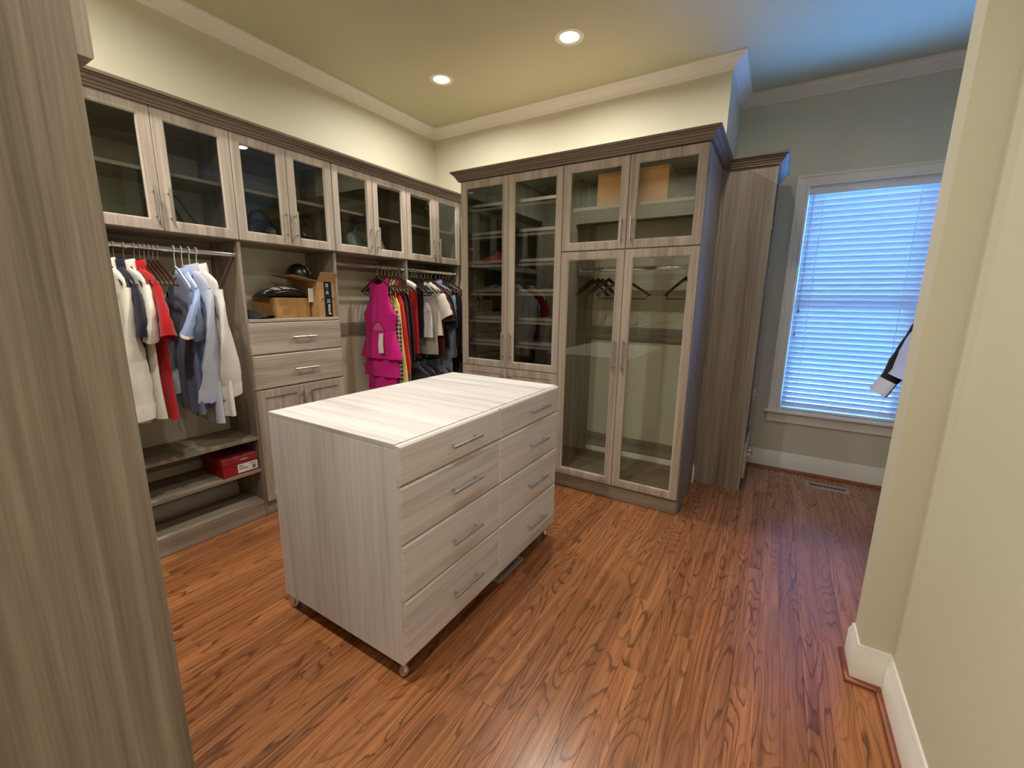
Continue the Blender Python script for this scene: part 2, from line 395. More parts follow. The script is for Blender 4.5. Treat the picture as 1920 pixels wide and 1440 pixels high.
# window: casing, stool, apron, sash, panes
win = struct('window_1', MB().rings(WX0, WX1, WZ0, WZ1, [(0, YW), (0, YW + T), (0.004, YW + T), (0.004, YW)], closed=True), M['trim'])
cs = MB()
cprof = [(0.0, YW - 0.001), (0.0, YW - 0.026), (0.012, YW - 0.026), (0.018, YW - 0.018), (0.03, YW - 0.016), (0.034, YW - 0.019), (0.066, YW - 0.015), (0.072, YW - 0.021), (0.084, YW - 0.018), (0.086, YW - 0.001)]
L = [[(WX0 - 0.086 + d, y, WZ0), (WX0 - 0.086 + d, y, WZ1 + 0.086 - d), (WX1 + 0.086 - d, y, WZ1 + 0.086 - d), (WX1 + 0.086 - d, y, WZ0)] for d, y in cprof]
cs.loft(L, False, False, closed=False)
obj('window_casing', cs, M['trim'], win)
obj('window_stool', B(WX0 - 0.115, WX1 + 0.115, YW - 0.05, YW + 0.05, WZ0 - 0.022, WZ0), M['trim'], win, 0.004)
obj('window_apron', MB().box(WX0 - 0.086, WX1 + 0.086, YW - 0.018, YW, WZ0 - 0.108, WZ0 - 0.022).box(WX0 - 0.086, WX1 + 0.086, YW - 0.022, YW, WZ0 - 0.045, WZ0 - 0.022), M['trim'], win, 0.002)
for (z0, z1, dy) in ((WZ0 + 0.004, 1.49, 0.085), (1.47, WZ1 - 0.004, 0.098)):
    sa = obj('sash', MB().rings(WX0 + 0.004, WX1 - 0.004, z0, z1, [(0, YW + dy), (0, YW + dy - 0.018), (0.04, YW + dy - 0.018), (0.046, YW + dy - 0.008), (0.046, YW + dy)], closed=True), M['trim'], win)
    obj('pane', B(WX0 + 0.048, WX1 - 0.048, YW + dy - 0.006, YW + dy - 0.003, z0 + 0.044, z1 - 0.044), M['pane'], sa)

# venetian blind
bl = thing('venetian_blind', 'white horizontal slat blind lowered over the window, glowing blue', 'blind', (0, YW + 0.035, WZ1))
obj('valance', MB().box(WX0 + 0.006, WX1 - 0.006, -0.032, -0.022, -0.066, -0.004).box(WX0 + 0.006, WX1 - 0.006, -0.036, -0.022, -0.016, -0.006), M['slat'], bl, 0.0015)
obj('head_rail', B(WX0 + 0.008, WX1 - 0.008, -0.02, 0.025, -0.045, -0.003), M['white_plastic'], bl, 0.001)
NS, PITCHS = 40, 0.0444
tilt = math.radians(65)
sm = MB(); lps = []
for k in range(5):
    u = (k / 4 - 0.5) * 0.050; c = 0.0025 * (1 - (2 * k / 4 - 1) ** 2)
    yy = u * math.cos(tilt) + c * math.sin(tilt); zz = -u * math.sin(tilt) + c * math.cos(tilt)
    lps.append((yy, zz))
th = [(a[0] + 0.0012 * math.sin(tilt), a[1] + 0.0026 * math.cos(tilt)) for a in lps]
ringp = lps + th[::-1]
sm.loft([[(WX0 + 0.012, a, b) for a, b in ringp], [(WX1 - 0.012, a, b) for a, b in ringp]])
first = None
for k in range(NS):
    z = -0.085 - k * PITCHS
    if first is None: first = obj('slat', sm, M['slat'], bl, smooth=40); o = first
    else: o = first.copy(); COL.objects.link(o); o.parent = bl
    o.location = (0, 0, z)
obj('bottom_rail', B(WX0 + 0.012, WX1 - 0.012, -0.024, 0.024, -0.085 - NS * PITCHS - 0.006, -0.085 - NS * PITCHS + 0.012), M['slat'], bl, 0.003)
for cx in (0.219, 0.808):
    for sy in (-0.021, 0.021):
        obj('ladder_cord', MB().tube([(cx, sy, -0.06), (cx, sy * 1.0, -0.085 - NS * PITCHS)], 0.0022, 5), M['white_plastic'], bl)
for i, (cx, zz) in enumerate(((0.150, -0.98), (0.143, -1.18))):
    obj('pull_cord', MB().tube([(cx, -0.027, -0.05), (cx, -0.028, zz)], 0.0012, 5).lathe([(0.001, zz), (0.006, zz - 0.008), (0.007, zz - 0.03), (0.001, zz - 0.034)], cx, -0.028, 8), M['grey_leather'], bl)

# recessed lights
def can(x, y, label):
    t = thing('recessed_light', label, 'light', (x, y, ZC), 0, 'recessed ceiling lights')
    obj('trim_ring', MB().lathe([(0.064, 0.0), (0.066, -0.004), (0.078, -0.006), (0.094, -0.004), (0.096, -0.0002)], 0, 0, 32), M['trim'], t, smooth=40)
    obj('reflector', MB().lathe([(0.064, 0.0), (0.058, 0.05), (0.05, 0.09)], 0, 0, 32), M['trim'], t, smooth=40)
    obj('lens', MB().lathe([(0.0505, 0.085), (0.03, 0.08), (0.001, 0.078)], 0, 0, 32), M['lens'], t, smooth=40)
labs = ['lit recessed ceiling light nearest the left wall, above the hanging clothes corner', 'lit recessed ceiling light in front of the tall glass cabinets, second from the left wall', 'recessed ceiling light near the bluish ceiling, just above the picture',
        'recessed ceiling light behind the view, over the near left corner', 'recessed ceiling light behind the view, over the near middle of the room', 'recessed ceiling light over the doorway, above the viewer', 'added unseen ceiling light in the entry passage, filling the foreground panel']
for (x, y), l in zip(LAMPS, labs): can(x, y, l)

# ------------------------------------------------------------------ cabinet parts (local: front faces -Y, width +X)
GLASS_P = [(0, 0.0), (0, -0.016), (0.003, -0.02), (0.049, -0.02), (0.053, -0.0185), (0.060, -0.010), (0.060, 0.0)]
RAISED_P = [(0, 0.0), (0, -0.016), (0.003, -0.02), (0.052, -0.02), (0.056, -0.016), (0.060, -0.012), (0.068, -0.012), (0.094, -0.0185), (0.098, -0.019)]
def bar(mb, x, z, L, vertical, y=-0.02, out=0.030, r=0.0068):
    if vertical:
        mb.tube([(x, y - out, z - L / 2), (x, y - out, z + L / 2)], r, 10)
        for s in (-1, 1): mb.tube([(x, y + 0.001, z + s * (L / 2 - 0.025)), (x, y - out, z + s * (L / 2 - 0.025))], r * 0.75, 8)
    else:
        mb.tube([(x - L / 2, y - out, z), (x + L / 2, y - out, z)], r, 10)
        for s in (-1, 1): mb.tube([(x + s * (L / 2 - 0.025), y + 0.001, z), (x + s * (L / 2 - 0.025), y - out, z)], r * 0.75, 8)
    return mb
def glass_door(root, x0, x1, z0, z1, hx=None, hz=None, hl=0.175, y=0.0, gm='glass'):
    d = obj('door', MB().rings(x0, x1, z0, z1, GLASS_P, closed=True), M['door_z'], root, smooth=30, loc=(0, y, 0))
    obj('glass_pane', B(x0 + 0.057, x1 - 0.057, -0.008, -0.004, z0 + 0.057, z1 - 0.057), M[gm], d)
    if hx is not None: obj('handle', bar(MB(), hx, hz, hl, True), M['steel'], d, smooth=40)
    return d
def raised_door(root, x0, x1, z0, z1, hx=None, hz=None, hl=0.175, y=0.0, mat='door_z'):
    mb = MB().rings(x0, x1, z0, z1, RAISED_P, cap=True); mb.f.append((3, 2, 1, 0))
    d = obj('door', mb, M[mat], root, smooth=30, loc=(0, y, 0))
    if hx is not None: obj('handle', bar(MB(), hx, hz, hl, True), M['steel'], d, smooth=40)
    return d
def drawer(root, x0, x1, z0, z1, hx, hl, mat, y=0.0):
    mb = MB().rings(x0, x1, z0, z1, [(0, 0.0), (0, -0.013), (0.004, -0.0175), (0.009, -0.02)], cap=True); mb.f.append((3, 2, 1, 0))
    d = obj('drawer_front', mb, mat, root, smooth=25, loc=(0, y, 0))
    obj('handle', bar(MB(), hx, (z0 + z1) / 2 + 0.0, hl, False), M['steel'], d, smooth=40)
    return d
def rod(root, x0, x1, y, z):
    o = obj('hanging_rod', MB().loft([[(xx, y + 0.0075 * math.cos(2 * PI * k / 12), z + 0.015 * math.sin(2 * PI * k / 12)) for k in range(12)] for xx in (x0, x1)]), M['chrome'], root, smooth=50)
    for xx, s in ((x0, 1), (x1, -1)):
        obj('rod_socket', MB().tube([(xx - 0.0005 * s, y, z), (xx + 0.008 * s, y, z)], 0.021, 14), M['chrome'], o, smooth=40)
P_ = 0.0095
# --- left wall: upper glass cabinets
LX, LD = -2.882, 0.356           # carcass front plane, depth to the wall
RZ = PI / 2
UN = [(0.69, 1.446), (1.446, 2.126), (2.126, 2.865), (2.865, 3.61)]
UL = ['upper glass-door cabinet nearest the foreground panel, above the shirts', 'upper glass-door cabinet holding two dark handbags, above the drawer unit',
      'upper glass-door cabinet holding a grey bag, above the fuchsia dress', 'upper glass-door cabinet in the far corner beside the tall tower']
def upper(y0, y1, label):
    w = y1 - y0; m = w / 2
    t = thing('wall_cabinet', label, 'cabinet', (LX, y0, 1.835), RZ, 'glass-door wall cabinets on the left wall')
    g = 0.0005
    obj('side_panel', B(g, P_ * 2, 0, LD, 0, 0.617), M['pan_z'], t, 0.001); obj('side_panel', B(w - P_ * 2, w - g, 0, LD, 0, 0.617), M['pan_z'], t, 0.001)
    obj('bottom_panel', B(P_ * 2, w - P_ * 2, 0, LD, 0, 0.019), M['pan_x'], t, 0.001); obj('top_panel', B(P_ * 2, w - P_ * 2, 0, LD, 0.598, 0.617), M['pan_x'], t, 0.001)
    obj('shelf', B(P_ * 2, w - P_ * 2, 0.015, LD, 0.301, 0.320), M['pan_x'], t, 0.001)
    obj('back_cleat', B(P_ * 2, w - P_ * 2, LD - 0.018, LD - 0.001, 0.500, 0.598), M['pan_x'], t)
    glass_door(t, 0.0015, m - 0.001, 0.004, 0.622, m - 0.030, 0.139, gm='shade_glass'); glass_door(t, m + 0.001, w - 0.0015, 0.004, 0.622, m + 0.036, 0.139, gm='shade_glass')
    return t
for (a, b), l in zip(UN, UL): upper(a, b, l)
ccrown = [(-0.022, 2.4525), (0.0, 2.4525), (0.014, 2.452), (0.014, 2.463), (0.020, 2.466), (0.024, 2.478), (0.030, 2.480), (0.036, 2.494), (0.046, 2.499), (0.046, 2.505), (0.056, 2.508), (0.058, 2.522), (-0.022, 2.522)]
tag(obj('crown_molding', MB().sweep([(o + 0.02, z) for o, z in ccrown][::-1], [(LX, 3.655), (LX, 0.69)][::-1]), M['crown_y'], smooth=30), 'dark taupe crown molding along the tops of the left wall cabinets', 'molding')
# bays under them
def bay(y0, y1, label, group='hanging bays along the left wall'):
    return thing('closet_bay', label, 'closet bay', (LX, y0, 0), RZ, group), y1 - y0
RODY = 0.038   # rod centre behind carcass front (world x = -2.92)
def kick(t, w):
    obj('toe_kick', B(P_ * 2 if w else 0, w, 0.0, 0.018, 0, 0.097), M['pan_x'], t, 0.001)
t, w = bay(*UN[0], 'open hanging bay with two low shelves under the nearest upper cabinets')
obj('side_panel', B(0.0005, P_ * 2, 0, LD, 0, 1.834), M['pan_z'], t, 0.001); obj('side_panel', B(w - P_, w + P_, 0, LD, 0, 1.834), M['pan_z'], t, 0.001)
for z in (0.116, 0.345, 0.571): obj('shelf', B(P_ * 2, w - P_, 0.002, LD if z != 0.116 else 0.25, z - 0.019, z), M['pan_x'], t, 0.001)
obj('toe_kick', B(P_ * 2, w - P_, 0.002, 0.020, 0, 0.097), M['pan_x'], t, 0.001)
for z0, z1 in ((0.165, 0.27), (0.39, 0.50)): obj('back_cleat', B(P_ * 2, w - P_, LD - 0.018, LD - 0.001, z0 + 0.02, z1 + 0.02), M['pan_x'], t)
rod(t, P_ * 2, w - P_, RODY, 1.752)
obj('back_cleat', B(P_ * 2, w - P_, LD - 0.018, LD - 0.001, 1.73, 1.834), M['pan_x'], t)
t, w = bay(*UN[1], 'drawer unit with two drawers over two raised-panel doors on the left wall', None); t.name = 'drawer_unit'; t['category'] = 'cabinet'
obj('side_panel', B(w - P_, w + P_, 0, LD, 0, 1.834), M['pan_z'], t, 0.001)
obj('top_panel', B(P_, w - P_, -0.02, LD, 1.333, 1.352), M['door_x'], t, 0.002)
obj('bottom_panel', B(P_, w - P_, 0.0, LD, 0.097, 0.116), M['pan_x'], t, 0.001)
obj('toe_kick', B(P_, w - P_, 0.002, 0.020, 0, 0.097), M['pan_x'], t, 0.001)
drawer(t, 0.002, w - 0.002, 1.119, 1.331, w / 2 + 0.02, 0.18, M['door_x']); drawer(t, 0.002, w - 0.002, 0.887, 1.116, w / 2 + 0.02, 0.18, M['door_x'])
raised_door(t, 0.002, w / 2 - 0.001, 0.098, 0.882, w / 2 - 0.03, 0.75); raised_door(t, w / 2 + 0.001, w - 0.002, 0.098, 0.882, w / 2 + 0.036, 0.75)
t, w = bay(*UN[2], 'long hanging bay behind the fuchsia dress, with a wall cleat')
obj('side_panel', B(w - P_, w + P_, 0, LD, 0, 1.834), M['pan_z'], t, 0.001)
obj('back_cleat', B(P_, w - P_, LD - 0.018, LD - 0.001, 1.172, 1.280), M['pan_x'], t); obj('back_cleat', B(P_, w - P_, LD - 0.018, LD - 0.001, 1.73, 1.834), M['pan_x'], t)
obj('shelf', B(P_, w - P_, 0.002, LD, 0.097, 0.116), M['pan_x'], t, 0.001); obj('toe_kick', B(P_, w - P_, 0.002, 0.020, 0, 0.097), M['pan_x'], t, 0.001)
rod(t, P_, w - P_, RODY, 1.752)
t, w = bay(*UN[3], 'double hanging bay in the far corner, packed with tops')
obj('side_panel', B(w - P_ * 2, w - 0.0005, 0, LD, 0, 1.834), M['pan_z'], t, 0.001)
obj('back_cleat', B(P_, w - P_ * 2, LD - 0.018, LD - 0.001, 1.73, 1.834), M['pan_x'], t)
obj('shelf', B(P_, w - P_ * 2, 0.002, LD, 0.097, 0.116), M['pan_x'], t, 0.001); obj('toe_kick', B(P_, w - P_ * 2, 0.002, 0.020, 0, 0.097), M['pan_x'], t, 0.001)
rod(t, P_, w - P_ * 2, RODY, 1.752); rod(t, P_, w - P_ * 2, RODY, 0.985)

# --- tall towers on the back wall
TY, TD = 3.017, 0.655
TX = [-2.367, -1.423, -0.458]
t = thing('shoe_tower', 'tall glass-door tower of shoe shelves with metal rails, left of the wardrobe', 'cabinet', (TX[0], TY, 0))
w = TX[1] - TX[0]; m = w / 2
obj('side_panel', B(0, 0.019, 0, TD, 0, 2.452), M['pan_z'], t, 0.001); obj('side_panel', B(w - 0.0095, w, 0, TD, 0, 2.452), M['pan_z'], t, 0.001); obj('divider_panel', B(m - 0.0095, m + 0.0095, 0.02, TD, 0.116, 2.433), M['pan_z'], t, 0.001)
obj('top_panel', B(0.019, w - 0.0095, 0, TD, 2.433, 2.452), M['pan_x'], t, 0.001); obj('bottom_panel', B(0.019, w - 0.0095, 0, TD, 0.097, 0.116), M['pan_x'], t, 0.001); obj('toe_kick', B(0.019, w - 0.0095, 0.0, 0.018, 0, 0.097), M['pan_x'], t, 0.001)
obj('back_panel', B(0.019, w - 0.0095, TD - 0.008, TD - 0.001, 0.116, 2.433), M['pan_z'], t)
for z in (2.229, 2.006, 1.776, 1.541, 1.312, 1.112, 0.90):
    for xa, xb in ((0.019, m - 0.0095), (m + 0.0095, w - 0.0095)):
        f0, f1 = 0.045, 0.50
        o = obj('shoe_shelf', MB().loft([[(xx, f0, z - 0.0095), (xx, f1, z + 0.035), (xx, f1, z + 0.054), (xx, f0, z + 0.0095)] for xx in (xa, xb)]), M['pan_x'], t)
        obj('shoe_rail', B(xa + 0.02, xb - 0.012, f0 - 0.006, f0 - 0.001, z + 0.020, z + 0.044).box(xa + 0.05, xa + 0.058, f0 - 0.002, f0 + 0.004, z + 0.005, z + 0.024).box(xb - 0.06, xb - 0.052, f0 - 0.002, f0 + 0.004, z + 0.005, z + 0.024), M['steel'], o, 0.001)
d1 = glass_door(t, 0.003, m - 0.001, 0.930, 2.449, m - 0.038, 1.118, 0.225, gm='shade_glass'); d2 = glass_door(t, m + 0.001, w - 0.001, 0.930, 2.449, m + 0.038, 1.118, 0.225, gm='shade_glass')
for z in (2.362, 1.915, 1.455, 1.000): obj('hinge', B(0.052, 0.112, 0.002, 0.010, z - 0.006, z + 0.006), M['chrome'], d1, 0.001)
raised_door(t, 0.003, m - 0.001, 0.112, 0.926, m - 0.038, 0.79, 0.2); raised_door(t, m + 0.001, w - 0.001, 0.112, 0.926, m + 0.038, 0.79, 0.2)
t = thing('wardrobe', 'tall four-door glass wardrobe with long lower doors and empty hangers inside', 'cabinet', (TX[1], TY, 0))
w = TX[2] - TX[1]; m = w / 2
obj('side_panel', B(0, 0.0095, 0, TD, 0, 2.452), M['pan_z'], t, 0.001); obj('side_panel', B(w - 0.019, w, 0, TD, 0, 2.452), M['pan_z'], t, 0.001)
obj('top_panel', B(0.0095, w - 0.019, 0, TD, 2.433, 2.452), M['pan_x'], t, 0.001); obj('bottom_panel', B(0.0095, w - 0.019, 0, TD - 0.02, 0.097, 0.116), M['pan_x'], t, 0.001); obj('toe_kick', B(0.0095, w - 0.019, 0.0, 0.018, 0, 0.097), M['pan_x'], t, 0.001)
obj('shelf', B(0.0095, w - 0.019, 0.03, TD - 0.01, 2.136, 2.158), M['pan_x'], t, 0.001)
for z0, z1 in ((1.166, 1.278), (0.176, 0.290), (2.34, 2.433)): obj('back_cleat', B(0.0095, w - 0.019, TD - 0.019, TD - 0.001, z0, z1), M['pan_x'], t)
rod(t, 0.0095, w - 0.019, 0.33, 1.742)
glass_door(t, 0.002, m - 0.001, 1.853, 2.449, m - 0.034, 1.975, 0.168); glass_door(t, m + 0.001, w - 0.003, 1.853, 2.449, m + 0.034, 1.975, 0.168)
glass_door(t, 0.002, m - 0.001, 0.112, 1.847, m - 0.036, 1.115, 0.23); glass_door(t, m + 0.001, w - 0.003, 0.112, 1.847, m + 0.034, 1.115, 0.23)
tag(obj('crown_molding', MB().sweep([(o + 0.004, z) for o, z in ccrown], [(TX[0], YB - 0.03), (TX[0], TY - 0.02), (TX[2], TY - 0.02), (TX[2], YB - 0.004)][::-1][::-1] if False else [(TX[0], YB - 0.03), (TX[0], TY - 0.02), (TX[2], TY - 0.02), (TX[2], YB - 0.004)]), M['crown_x'], smooth=30), 'dark taupe crown molding wrapping the tops of the tall towers', 'molding')

# --- shallow cabinet on the return wall, seen end-on beside the window
SXF = -0.118
t = thing('side_cabinet', 'shallow tall cabinet seen end-on between the wardrobe and the window', 'cabinet', (SXF, 3.708, 0), RZ)
sd = SXF - XS - 0.001; w = 0.60
obj('end_panel', B(0, 0.019, -0.012, sd - 0.018, 0, 2.452), M['pan_z'], t, 0.001); obj('end_panel', B(w - 0.019, w, -0.012, sd - 0.018, 0, 2.452), M['pan_z'], t, 0.001)
obj('top_panel', B(0.019, w - 0.019, 0, sd - 0.018, 2.433, 2.452), M['pan_x'], t, 0.001); obj('shelf', B(0.019, w - 0.019, 0, sd - 0.018, 2.10, 2.119), M['pan_x'], t, 0.001); obj('bottom_panel', B(0.019, w - 0.019, 0, sd - 0.018, 0.097, 0.116), M['pan_x'], t, 0.001)
obj('filler_strip', B(-0.026, -0.0005, sd - 0.022, sd - 0.002, 0.17, 2.452), M['pan_z'], t)
drawer(t, 0.022, w - 0.022, 0.105, 0.386, w / 2, 0.18, M['door_x'], y=-0.013)
rod(t, 0.019, w - 0.019, 0.05, 1.74)
tag(obj('crown_molding', MB().sweep([(o, z) for o, z in ccrown], [(XS + 0.015, 3.706), (SXF + 0.014, 3.706), (SXF + 0.014, 3.708 + w)]), M['crown_x'], smooth=30), 'short dark taupe crown molding on the shallow cabinet beside the window', 'molding')

# --- cabinet run on the near wall: its end panel is the large foreground panel
NX0, NX1, NY = -2.49, -0.897, 0.258
t = thing('end_panel_cabinet', 'large tall taupe cabinet in the left foreground, seen by its end panel', 'cabinet', (NX1, NY, 0), PI)
w = 1.59; nd = NY - Y0 - 0.001
obj('end_panel', B(0, 0.019, 0, nd, 0, 2.452), M['pan_z'], t, 0.001)
for xx in (0.405, 0.80, 1.19, w - 0.019): obj('side_panel', B(xx - 0.0095, xx + 0.0095, 0, nd, 0, 2.452), M['pan_z'], t, 0.001)
obj('top_panel', B(0.019, w - 0.03, 0, nd, 2.433, 2.452), M['pan_x'], t); obj('bottom_panel', B(0.019, w - 0.03, 0, nd, 1.835, 1.854), M['pan_x'], t); obj('toe_kick', B(0.019, w - 0.03, 0.002, 0.02, 0, 0.116), M['pan_x'], t); obj('shelf', B(0.019, w - 0.03, 0.02, nd, 1.0, 1.019), M['pan_x'], t); obj('shelf', B(0.019, w - 0.03, 0.02, nd, 0.097, 0.116), M['pan_x'], t)
for k in range(4):
    a = 0.0 + k * w / 4; raised_door(t, a + 0.0015, a + w / 4 - 0.0015, 1.839, 2.449, a + (w / 4 - 0.035 if k % 2 == 0 else 0.035), 1.975)
rod(t, 0.0145 + 0.005, 0.3955, 0.10, 1.75); rod(t, 0.4145, 0.7905, 0.10, 1.75)
tag(obj('crown_molding', MB().sweep([(o + 0.02, z) for o, z in ccrown], [(NX1 - 0.02, Y0 + 0.01), (NX1 - 0.02, NY), (NX0, NY)][::1]), M['crown_x'], smooth=30), 'dark taupe crown molding over the near cabinet run, out of view above the foreground panel', 'molding')

# --- island
t = thing('dresser_island', 'pale wood-grain island dresser with eight drawers standing mid-floor', 'dresser', (-1.095, 0.997, 0), RZ)
iw, idp = 1.296, 0.797
obj('side_panel', B(0, 0.019, 0, idp, 0.078, 0.975), M['isl_z'], t, 0.001); obj('side_panel', B(iw - 0.019, iw, 0, idp, 0.078, 0.975), M['isl_z'], t, 0.001)
obj('divider_panel', B(0.641, 0.66, 0.0, idp - 0.02, 0.097, 0.975), M['isl_z'], t)
obj('top_panel', B(0, iw, 0, idp, 0.9755, 0.995), M['isl_y'], t, 0.001); obj('bottom_panel', B(0.019, iw - 0.019, 0, idp, 0.078, 0.097), M['isl_x'], t, 0.001); obj('back_panel', B(0.019, iw - 0.019, idp - 0.019, idp, 0.097, 0.975), M['isl_z'], t)
ZD = [(0.100, 0.364), (0.368, 0.599), (0.603, 0.831), (0.835, 0.990)]
for c, (a, b, hx, hl) in enumerate(((0.001, 0.6495, 0.367, 0.2), (0.6515, iw - 0.001, 1.024, 0.2))):
    for (z0, z1), hz in zip(ZD, (0.0, 0.0, 0.0, 0.0)): drawer(t, a, b, z0, z1, hx, hl, M['isl_x'])
for lx in (0.03, iw - 0.035):
    for ly in (0.03, idp - 0.03):
        obj('leg', MB().lathe([(0.020, 0.078), (0.020, 0.073), (0.011, 0.068), (0.011, 0.045), (0.014, 0.038), (0.0205, 0.028), (0.0215, 0.018), (0.0175, 0.008), (0.012, 0.0)], lx, ly, 18, True, True), M['steel'], t, smooth=40)

# --- floor registers, wall plate
def register(label, x, y, rz, lw=0.30, ww=0.115):
    t = thing('floor_register', label, 'vent', (x, y, 0), rz)
    mb = MB(); lp = lambda a, b, z: [(-a, -b, z), (a, -b, z), (a, b, z), (-a, b, z)]
    mb.loft([lp(lw / 2, ww / 2, 0.0003), lp(lw / 2 - 0.004, ww / 2 - 0.004, 0.004), lp(lw / 2 - 0.022, ww / 2 - 0.022, 0.005), lp(lw / 2 - 0.024, ww / 2 - 0.024, 0.001)], True, False)
    obj('frame', mb, M['vent'], t); obj('well', B(-lw / 2 + 0.025, lw / 2 - 0.025, -ww / 2 + 0.025, ww / 2 - 0.025, 0.0004, 0.0012), M['dark'], t)
    n = 16
    for k in range(n):
        xx = -lw / 2 + 0.028 + k * (lw - 0.056) / (n - 1)
        obj('louver', B(xx - 0.003, xx + 0.003, -ww / 2 + 0.025, ww / 2 - 0.025, 0.001, 0.0042), M['vent'], t)
register('beige metal floor vent below the window', 0.512, 4.19, -0.02)
register('grey metal floor vent half hidden under the island dresser', -1.165, 1.84, PI / 2, 0.27, 0.11)
t = thing('wall_outlet', 'white outlet plate with a plugged clear adapter beside the side cabinet', 'outlet', (-0.100, YW - 0.0005, 0.665), 0)
obj('cover_plate', B(-0.085, 0.012, -0.006, 0, -0.060, 0.056), M['white_plastic'], t, 0.002); obj('socket', MB().box(-0.05, -0.02, -0.008, -0.005, -0.045, -0.008).box(-0.05, -0.02, -0.008, -0.005, 0.008, 0.045), M['white_plastic'], t, 0.001)
obj('adapter', MB().rings(-0.03, 0.042, -0.036, 0.006, [(0, -0.008), (0, -0.03), (0.005, -0.03), (0.005, -0.008)], closed=True), M['white_plastic'], t)

# ------------------------------------------------------------------ hangers
HG = {}
def hanger_parts(t, kind):
    arc = [(0.021 * math.cos(a), 0, 0.021 * math.sin(a)) for a in [math.radians(d) for d in range(-80, 215, 24)]]
    stem = [(0, 0, -0.076), (0, 0, -0.05), (0.001, 0, -0.032)]
    if kind in ('wood', 'black', 'barred'):
        obj('hook', MB().tube(stem + arc, 0.0018, 6), M['steel'], t, smooth=60)
        loops = []
        for k in range(15):
            u = k / 7 - 1; x = u * 0.205; a = abs(u)
            z = -0.078 - 0.122 * a ** 1.08; hh = 0.015 - 0.006 * a; tt = 0.006 + 0.004 * max(0, a - 0.55) / 0.45
            y = -0.005 * a * a
            loops.append([(x, y + tt * math.cos(q), z + hh * math.sin(q)) for q in [2 * PI * i / 10 for i in range(10)]])
        obj('arms', MB().loft(loops), M['black_plastic'] if kind == 'black' else M['wood_hanger'], t, smooth=60)
        if kind != 'wood': obj('trouser_bar', MB().tube([(-0.185, -0.012, -0.180), (-0.180, 0, -0.225), (0.180, 0, -0.225), (0.185, -0.012, -0.180)], 0.0045, 8), M['black_plastic'] if kind == 'black' else M['wood_hanger'], t, smooth=60)
    else:
        obj('hook', MB().tube([(0, 0, -0.096)] + stem + arc, 0.0024, 6), M['white_plastic'], t, smooth=60)
        obj('arms', MB().tube([(0, 0, -0.094), (0.05, 0, -0.112), (0.195, 0, -0.195), (0.208, 0, -0.208), (0.195, 0, -0.218), (-0.195, 0, -0.218), (-0.208, 0, -0.208), (-0.195, 0, -0.195), (-0.05, 0, -0.112), (0, 0, -0.094)], 0.004, 8), M['white_plastic'], t, smooth=60)
def hanger(kind, loc, label, group, rz=0.0):
    if kind not in HG:
        t = thing('clothes_hanger', label, 'hanger', loc, rz, group); hanger_parts(t, kind); HG[kind] = t; return t
    return dup(HG[kind], loc, rz, label, group)

# ------------------------------------------------------------------ garments (local: width +X, plane XZ, hook at origin)
def nz(x, y, s): return noise.noise(Vector((x, y, s * 7.13)))
def body_loops(rows, seed, fold=0.012, n=36, xo=0.0):
    """rows = (z, half width, half thickness, x shift)"""
    loops = []; zt, zb = rows[0][0], rows[-1][0]
    for (z, hw, th, sx) in rows:
        f = (zt - z) / max(0.01, zt - zb); L = []
        for k in range(n):
            a = 2 * PI * k / n; c, s_ = math.cos(a), math.sin(a)
            x = hw * (abs(c) ** 0.85) * (1 if c >= 0 else -1); y = th * (abs(s_) ** 0.75) * (1 if s_ >= 0 else -1)
            y += fold * f * (math.sin(x * 46 + seed * 3 + 1.3 * nz(x * 5, z * 3, seed)) + 1.2 * nz(x * 11, z * 2.5, seed + 3))
            x += 0.010 * f * nz(z * 6, s_, seed + 9)
            L.append((x + sx + xo, y, z))
        loops.append(L)
    return loops
def dense(rows, m=4):
    out = []
    for a, b in zip(rows, rows[1:]):
        for i in range(m):
            u = i / m; out.append(tuple(p + (q - p) * u for p, q in zip(a, b)))
    return out + [rows[-1]]
def sleeve_loops(p0, p1, mid, W0, W1, T0, T1, w0, w1, seed, n=12, m=9):
    p0, p1, mid = Vector(p0), Vector(p1), Vector(mid); loops = []
    for i in range(m):
        u = i / (m - 1); c = p0 * (1 - u) ** 2 + mid * 2 * u * (1 - u) + p1 * u * u
        d = (mid - p0) * (1 - u) + (p1 - mid) * u; d.normalize()
        wv = (Vector(w0) * (1 - u) + Vector(w1) * u); wv = (wv - d * wv.dot(d)).normalized(); tv = d.cross(wv)
        Wd = W0 + (W1 - W0) * u; Td = T0 + (T1 - T0) * u
        L = []
        for k in range(n):
            a = 2 * PI * k / n; r = 1 + 0.20 * nz(u * 7, math.cos(a) * 2.4, seed) + 0.10 * nz(u * 17, math.sin(a) * 3, seed + 4)
            L.append(c + wv * Wd * math.cos(a) * r + tv * Td * math.sin(a) * r)
        loops.append(L)
    return loops
